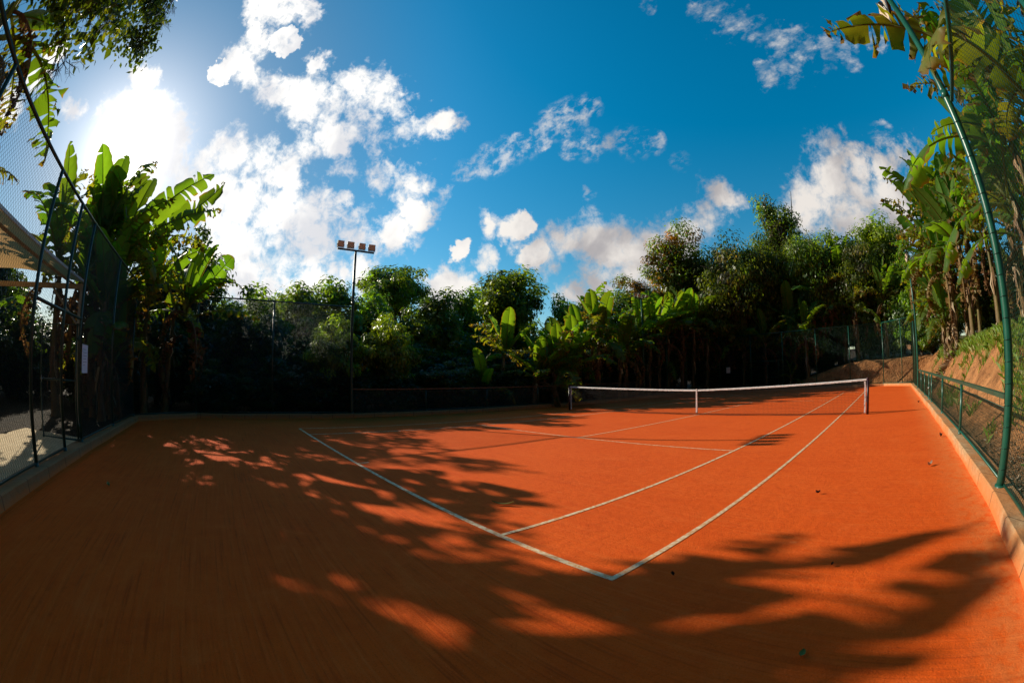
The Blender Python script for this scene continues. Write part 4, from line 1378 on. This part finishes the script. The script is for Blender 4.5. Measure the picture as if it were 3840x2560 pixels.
proto('round', 1, (2.8, 2.8, 2.5), 8.0, nlobe=9, nclump=150, nleaf=75, size=.27, pal=G1 + GY, lobe_r=(.40, .58))
proto('dense', 2, (2.8, 2.8, 4.6), 6.0, nlobe=11, nclump=210, nleaf=75, size=.30, pal=G1 + G2, lobe_r=(.38, .55), droop=.5)
proto('bushy', 3, (2.2, 2.2, 2.7), 2.9, nlobe=9, nclump=170, nleaf=75, size=.25, pal=G2 + G1, lobe_r=(.38, .58), spiky=.35)
proto('feathery', 4, (1.7, 1.7, 1.5), 2.6, nlobe=8, nclump=130, nleaf=80, size=.19, pal=G2, lobe_r=(.40, .62), droop=.35, aspect=.36)
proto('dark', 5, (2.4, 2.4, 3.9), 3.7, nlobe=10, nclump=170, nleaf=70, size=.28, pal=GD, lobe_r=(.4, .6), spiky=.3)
proto('reddish', 6, (2.7, 2.7, 4.8), 7.6, nlobe=13, nclump=260, nleaf=80, size=.27, pal=GRD, lobe_r=(.38, .55), droop=.5)
proto('vine', 7, (3.6, 3.6, 5.2), 7.8, nlobe=16, nclump=300, nleaf=80, size=.26, pal=GV + GY, lobe_r=(.30, .48), droop=1.2, spiky=.2)
proto('yellow', 8, (3.4, 3.4, 5.6), 7.6, nlobe=16, nclump=300, nleaf=80, size=.26, pal=GY + G1, lobe_r=(.30, .46), droop=.7, spiky=.3)
proto('sparse', 9, (2.3, 2.3, 2.6), 12.4, nlobe=13, nclump=110, nleaf=22, size=.24, pal=GY + G1, lobe_r=(.3, .5), spiky=.3)
proto('thin', 10, (1.0, 1.0, 2.2), 6.4, nlobe=8, nclump=45, nleaf=26, size=.22, pal=G1, lobe_r=(.3, .5), spiky=.4)

NT = [0]
def tree(label, key, x, y, top, rad, cat='tree', group=None, z=None):
    tr, cr, pr, ptop = PROTO[key]
    NT[0] += 1
    rg = random.Random(NT[0] * 7)
    z = (ground_z(x, y) - .1) if z is None else z
    t = thing('tree' if cat == 'tree' else 'shrub', label, cat, (x, y, z), rg.uniform(0, 6.28), group)
    sxy = rad / pr[0]
    sz = (top - z) / ptop
    for nm, me in (('trunk', tr), ('crown', cr)):
        o = link(nm, me, t)
        o.scale = (sxy, sxy, sz)
    return t
GT = 'trees behind the left fence'
GTF = 'tall trees behind the far end of the court'
for a in [
    ('lone round crowned tree standing high right of the four-lamp pole', 'round', -23.8, -.4, 10.7, 3.2),
    ('rounded vine covered tree rising against blue sky left of centre', 'dense', -21.0, 8.0, 11.2, 3.5),
    ('bushy tree top just left of the four-lamp pole', 'bushy', -17.9, -7.6, 7.2, 2.5),
    ('bright bushy tree above the wire panels, second left of the four-lamp pole', 'bushy', -17.3, -9.9, 6.6, 2.4),
    ('light green tree top above the glinting wire panel, farthest left of the pole', 'bushy', -16.5, -11.9, 5.9, 2.3),
    ('dark backlit tree standing tall behind the banana clump leaves', 'dark', -16.6, -16.7, 10.2, 2.6),
    ('dark tree shoulder right of the banana clump, below the white cloud', 'dark', -16.7, -14.1, 6.7, 2.5),
    ('dark tree hidden behind the middle of the banana clump', 'dark', -15.2, -19.6, 8.2, 2.0),
    ('low feathery tree with lit crown left of the pole, behind the wire panel', 'feathery', -10.6, -9.4, 3.8, 1.4),
    ('low feathery tree with lit crown right of the four-lamp pole', 'feathery', -10.7, -6.8, 3.9, 1.6),
    ('leafy tree with long sunlit sprays below the lone round tree', 'bushy', -17.3, -.8, 6.9, 2.6),
    ('dark tree between the sunlit sprays and the vine covered tree', 'bushy', -19.8, 3.0, 7.8, 2.6),
    ('sunlit bush directly right of the four-lamp pole, below the round tree', 'bushy', -18.2, -5.0, 6.7, 2.5),
    ('pale green tree behind the middle bananas, right of the vine covered tree', 'bushy', -16.4, 10.2, 7.5, 2.2),
    ('thin sparse tree poking up against the white cloud', 'thin', -16.9, 12.2, 9.0, 1.2),
    ('light green tree under the white cloud, left of the reddish tree', 'bushy', -14.2, 12.3, 7.7, 2.3),
]:
    tree(*a, group=GT)
for a in [
    ('reddish leaved tree at the left of the tall far group', 'reddish', -10.3, 17.6, 13.6, 3.0),
    ('smaller reddish tree left of the tall far group', 'reddish', -12.3, 14.2, 9.2, 2.4),
    ('grey green tree draped in dry vines, second in the tall far group', 'vine', -6.4, 19.6, 14.4, 4.0),
    ('see-through topped tree, highest of the far group', 'sparse', -2.2, 22.8, 17.2, 2.7),
    ('yellowish vine hung tree below the highest far tree', 'yellow', -2.6, 23.4, 15.2, 3.8),
    ('dark vine draped tree right of the highest far tree', 'vine', .9, 22.6, 14.6, 3.3),
    ('vine tangled tree left of the last dark crown of the far group', 'vine', 4.3, 22.4, 13.2, 3.2),
    ('dark rounded crown at the right end of the far group', 'dense', 6.9, 24.2, 13.8, 3.4),
    ('broad yellow green crown joining the reddish tree to the vine draped one', 'yellow', -8.2, 19.6, 12.6, 2.9),
    ('full green crown left of the see-through treetop', 'vine', -4.2, 22.0, 14.3, 3.0),
    ('leafy crown under the dip in the far skyline, right of the highest tree', 'yellow', 2.6, 23.6, 12.8, 3.0),
    ('lower dark tree behind the far right corner pole', 'dense', 9.3, 22.6, 10.2, 2.2),
    ('dark tree beside the sunlit right banana clump', 'dense', 11.6, 18.6, 8.5, 2.4),
    ('dark tree high behind the right fence mesh', 'dense', 15.4, 2.4, 9.3, 2.0),
    ('dark tree behind the mesh, lower and further right', 'dark', 15.9, -2.4, 8.0, 2.2),
]:
    tree(*a, group=GTF)
# lower, darker trees filling the shaded wood
dk = [(-12.4, -12.6, 5.9), (-12.6, -11.0, 3.2), (-14.5, -8.0, 4.4), (-13.0, -3.2, 3.3), (-14.6, -5.0, 4.6), (-13.4, -1.0, 3.9), (-14.2, 1.6, 4.4), (-12.9, 3.9, 4.0),
      (-13.6, 6.0, 4.8), (-12.6, 8.6, 4.6), (-12.4, 11.0, 5.2), (-11.4, 15.6, 6.2), (-10.2, 19.4, 7.0), (-7.6, 21.2, 7.0), (-4.6, 21.8, 7.2), (-1.6, 23.8, 7.5), (1.6, 24.2, 8.0),
      (4.6, 23.6, 8.0), (7.4, 22.4, 7.0), (10.0, 20.6, 7.0), (12.2, 17.8, 6.6), (14.2, 15.2, 7.2), (14.6, 11.8, 7.2), (14.8, 8.2, 7.2), (14.6, 5.0, 6.2), (-13.0, -15.4, 4.6), (-13.4, -17.6, 5.0)]
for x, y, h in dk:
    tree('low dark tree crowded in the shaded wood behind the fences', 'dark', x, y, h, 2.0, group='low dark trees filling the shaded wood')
lf = [(-13.7, -25.9, 4.6), (-16.6, -24.7, 5.0), (-11.8, -28.3, 9.4), (-9.4, -27.2, 4.2), (-7.0, -28.4, 4.6), (-16.0, -20.6, 5.2), (-18.0, -21.0, 6.2), (-4.0, -29.0, 5.0), (-8.2, -25.9, 4.4), (-11.2, -25.6, 5.0), (-5.6, -26.6, 4.4), (-2.6, -27.4, 4.6), (-13.0, -24.6, 4.6), (-15.5, -28.5, 8.0), (-9.5, -30.5, 8.0), (-3.5, -31.5, 7.5), (.5, -28.4, 4.8)]
for x, y, h in lf:
    tree('dark tree in the wood seen under and above the canopy at the left edge', 'dark', x, y, h, 2.3, group='dark trees behind the canopy')
bk = [(-24, -14, 6.5), (-25, -8, 7), (-26, 3, 7), (-24, 12, 7.5), (-20, 16, 8), (-16, 20, 9), (-24, -20, 6.5)]
for x, y, h in bk:
    tree('back row tree just showing between nearer crowns', 'bushy', x, y, h, 3.0, group='back row trees')

mid = [(-12.0, 17.0, 7.6), (-9.2, 19.8, 8.8), (-5.0, 21.2, 9.2), (-.6, 21.8, 9.4), (2.4, 23.2, 9.6), (5.4, 22.6, 9.0), (8.4, 21.8, 8.4), (10.8, 19.4, 8.0)]
for x, y, h in mid:
    tree('leafy middle storey tree under the tall crowns behind the far fence', 'bushy', x, y, h, 2.6, group='middle storey trees behind the far fence')
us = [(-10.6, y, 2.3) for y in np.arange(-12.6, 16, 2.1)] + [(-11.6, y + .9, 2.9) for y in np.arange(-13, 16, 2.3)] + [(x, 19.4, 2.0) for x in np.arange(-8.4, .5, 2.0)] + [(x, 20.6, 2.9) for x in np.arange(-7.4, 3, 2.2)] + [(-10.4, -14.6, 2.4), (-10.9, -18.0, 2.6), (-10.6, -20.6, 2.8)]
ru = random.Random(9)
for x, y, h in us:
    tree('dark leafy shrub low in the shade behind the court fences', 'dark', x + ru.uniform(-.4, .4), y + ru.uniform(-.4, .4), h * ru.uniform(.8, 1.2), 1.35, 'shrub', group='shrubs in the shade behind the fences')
# boughs of a tall tree reaching over the fence at the top left
def bough_tree():
    rg = np.random.default_rng(77)
    t = thing('tree', 'tall tree behind the canopy whose hanging boughs fill the top left corner', 'tree', (5.2, -24.5, 0))
    o0 = np.array((5.2, -24.5, 0))
    mb = MB()
    def P(*a):
        return Vector(a) - Vector(o0)
    mb.tube([P(5.2, -24.5, -.2), P(5.1, -24.2, 4), P(4.6, -23.5, 8), P(4.0, -22.8, 11)], [.32, .26, .2, .12], 10)
    mb.build('trunk', M['bark'], t, True)
    boughs = [([(4.6, -23.5, 8), (3.8, -20.6, 8.3), (3.2, -18.6, 7.4), (2.6, -18.2, 6.4)], .8),
              ([(4.6, -23.4, 8.2), (2.8, -20.6, 9.2), (1.8, -18.7, 8.2), (1.85, -18.2, 6.7)], .9),
              ([(4.4, -23.3, 9), (2.2, -20.8, 10.3), (.7, -19.0, 9.4), (.8, -18.4, 8.3)], .4),
              ([(4.0, -22.8, 10.6), (.6, -20.6, 13.0), (-1.3, -18.8, 11.8), (-1.85, -18.3, 9.0)], 1.0),
              ]
    V, C = [], []
    br = MB()
    for k, (pts, dens) in enumerate(boughs):
        ps = [P(*p) for p in pts]
        br.tube(ps, [.07, .045, .028, .010], 6)
        for s in range(int(150 * dens)):
            f = rg.uniform(.45, 1.0)
            i = min(int(f * 3), 2); q = ps[i].lerp(ps[i + 1], f * 3 - i)
            spread = .46 if k != 3 else .24
            c0 = q + Vector(rg.normal(size=3) * spread * np.array((1, 1, .7)))
            br.tube([q, q.lerp(c0, .6) + Vector((0, 0, .04)), c0], [.008, .005, .002], 4, cap=False)
            for j in range(20):
                b = np.array(c0) + rg.normal(size=3) * .14
                d = rg.normal(size=3) * .6 + np.array((0, 0, -.7)); d /= np.linalg.norm(d)
                sd = np.cross(d, rg.normal(size=3)); sd /= np.linalg.norm(sd)
                L = rg.uniform(.12, .24)
                nn = np.cross(d, sd)
                V += [b, b + d * L * .5 + sd * L * .27 + nn * L * .05, b + d * L, b + d * L * .5 - sd * L * .27 + nn * L * .05]
                cc = np.array((.035, .055, .010)) * rg.uniform(.6, 1.4)
                if k in (1, 2) and rg.random() < .35: cc = np.array((.11, .12, .018))
                C += [cc] * 4
    # bare twigs
    def twig(p, d, L, depth):
        q = p + d * L
        m_ = p.lerp(q, .5) + Vector(rg.normal(size=3)) * L * .08
        br.tube([p, m_, q], [.004 + .004 * depth, .003 + .003 * depth, .002 + .003 * max(0, depth - 1)], 4, cap=False)
        if depth > 0:
            for k in range(3):
                e = (d + Vector(rg.normal(size=3)) * .55 + Vector((0, 0, -.18))).normalized()
                twig(p.lerp(q, rg.uniform(.45, 1)), e, L * rg.uniform(.55, .8), depth - 1)
    for b in [(-2.2, -18.6, 11.3), (-2.6, -18.6, 11.6), (-2.4, -18.5, 12.0), (.5, -18.6, 8.6), (.3, -18.6, 9.0), (2.0, -18.3, 6.2), (-1.3, -18.6, 10.8)]:
        for k in range(3):
            twig(P(*b), Vector((-.5 + .3 * rg.normal(), .1 * rg.normal(), -.55)).normalized(), .55, 3)
    br.build('branches', M['bark'], t, True)
    link('crown', np_mesh('bough_leaves', np.array(V), np.arange(len(V)).reshape(-1, 4), np.array(C), M['tree']), t)
    # upper crown above the picture, keeps the near corner in shade
    V2, F2, C2, _ = crown_np(78, (3.2, 3.0, 1.8), 11.6, 8, 110, 60, .2, G1)
    link('crown', np_mesh('upper_leaves', V2 + np.array((-.8, 1.4, 0)), F2, C2, M['tree']), t)
bough_tree()

# ------------------------------------------------------------------ grass, litter, loose leaves
rg = np.random.default_rng(5)
def scatter(n, xr, yr, test):
    out = []
    while len(out) < n:
        x, y = rg.uniform(*xr), rg.uniform(*yr)
        if test(x, y):
            out.append((x, y, ground_z(x, y)))
    return np.array(out)
def blades(P_, h, w, pal, lay=0.35):
    n = len(P_)
    a = rg.uniform(0, 2 * PI, n)
    lean = rg.normal(0, lay, n)
    H = h * rg.uniform(.5, 1.3, n)
    d = np.stack([np.cos(a), np.sin(a), np.zeros(n)], 1)
    s = np.stack([-np.sin(a), np.cos(a), np.zeros(n)], 1)
    up = np.array((0, 0, 1.0))
    V = np.empty((n, 4, 3))
    V[:, 0] = P_ - s * w; V[:, 1] = P_ + s * w
    mid = P_ + up * (H * .6)[:, None] + d * (lean * H * .5)[:, None]
    tip = P_ + up * (H * np.cos(lean))[:, None] + d * (lean * H * 1.6)[:, None]
    V[:, 2] = mid + s * w * .8
    V[:, 3] = tip
    pal = np.array(pal)
    c = pal[rg.integers(0, len(pal), n)] * rg.uniform(.7, 1.3, (n, 1))
    return V.reshape(-1, 3), np.arange(n * 4).reshape(-1, 4), np.repeat(c, 4, 0)
def grass_ok(x, y):
    d = x - 9.2
    edge = 1.35 - .8 * sm((-y - 2) / 4) + .6 * fbm(x * .9, y * .9, 3) - .25
    return d > edge
P_ = scatter(34000, (9.3, 16), (-12, 14), grass_ok)
tuft = scatter(2200, (9.3, 11.6), (-12, 14), lambda x, y: fbm(x * 2.2 + 9, y * 2.2, 2) > .66)
P_ = np.concatenate([P_, tuft])
V, F, C = blades(P_, .24, .009, [(.15, .25, .02), (.19, .29, .025), (.24, .24, .05), (.11, .19, .018)])
o = link('grass', np_mesh('grass', V, F, C, M['grass']))
o['kind'] = 'stuff'; o['label'] = 'bright green grass growing over the top of the clay bank'; o['category'] = 'grass'
# dry leaves lying on the bank below the bananas, beside the right kerb and under the near left bananas
n1 = scatter(2600, (9.1, 10.6), (-13, -5.5), lambda x, y: rg.random() < max(.05, 1 - abs(y + 9.5) / 4))
n2 = scatter(1000, (9.5, 12), (3, 12), lambda x, y: abs((y - 6.5) - (11.4 - x) * .6) < .8 + .8 * rg.random() ** 3)
P_ = np.concatenate([n1, n2]); n = len(P_)
a = rg.uniform(0, 2 * PI, n)
L = np.concatenate([rg.uniform(.05, .12, len(n1)), rg.uniform(.15, .5, len(n2))])[:, None]
d = np.stack([np.cos(a), np.sin(a), rg.normal(0, .25, n)], 1); s = np.stack([-np.sin(a), np.cos(a), rg.normal(0, .3, n)], 1)
V = np.empty((n, 4, 3)); P_[:, 2] += .02
V[:, 0] = P_; V[:, 1] = P_ + d * L * .5 + s * L * .2; V[:, 2] = P_ + d * L + np.array((0, 0, .02)); V[:, 3] = P_ + d * L * .5 - s * L * .2
pal = np.array([(.30, .17, .08), (.20, .11, .05), (.45, .33, .22), (.14, .08, .04)])
C = np.repeat(pal[rg.integers(0, 4, n)] * rg.uniform(.7, 1.2, (n, 1)), 4, 0)
o = link('leaf_litter', np_mesh('leaf_litter', V.reshape(-1, 3), np.arange(n * 4).reshape(-1, 4), C, M['litter']))
o['kind'] = 'stuff'; o['label'] = 'dry brown leaf litter strewn on the bank and beside the right fence'; o['category'] = 'leaf litter'

def fallen(label, x, y, L, w, rot, c, curl=.3, z=.012):
    mb = MB()
    n = 6
    pv = None
    for k in range(n + 1):
        t = k / n
        ww = w * math.sin(PI * (t * .92 + .04)) ** .8
        zz = z + curl * L * (t - .5) ** 2
        cur = [mb.vert(((t - .5) * L, s * ww, zz + abs(s) * curl * w), c) for s in (-1, 0, 1)]
        if pv:
            for e in (0, 1):
                mb.face(pv[e], cur[e], cur[e + 1], pv[e + 1])
        pv = cur
    mb.tube([(.5 * L, 0, z + curl * L * .25), (.68 * L, .01, z + .01)], .002, 4, c)
    o = mb.build('fallen_leaf', M['litter'], None, True, (x, y, .002))
    o.rotation_euler = (0, 0, rot)
    tag(o, label, 'fallen leaf', 'leaves fallen on the clay')
fallen('pale curled leaf lying on the bright clay near the right kerb', 8.01, -7.42, .15, .03, .9, (.55, .46, .34), 1.0)
fallen('dark shrivelled leaf close against the right kerb', 8.50, -4.85, .10, .03, 2.1, (.05, .03, .025), 1.4)
fallen('small dark leaf far along the right kerb', 8.45, 3.1, .10, .03, .6, (.05, .03, .025), 1.4)
fallen('narrow green leaf lying across the shade inside the baseline', 3.32, -11.24, .26, .025, .7, (.30, .26, .06), .5)
fallen('pale leaf alone in the deep shade near the left kerb', 1.38, -16.07, .12, .03, .4, (.22, .26, .10), .8)
fallen('small green leaf in the shade at the bottom right', 7.03, -12.19, .07, .02, 1.6, (.10, .20, .05), .4)
fallen('dark crumpled leaf right of the baseline corner', 5.81, -11.60, .045, .014, 2.5, (.06, .03, .02), 1.2)
fallen('tiny brown leaf between the doubles line and the right kerb', 6.36, -8.96, .06, .02, .2, (.07, .03, .02), 1.2)
fallen('tiny dark leaf on the sunlit clay right of the baseline corner', 6.93, -10.98, .035, .012, 1.2, (.06, .03, .02), 1.2)
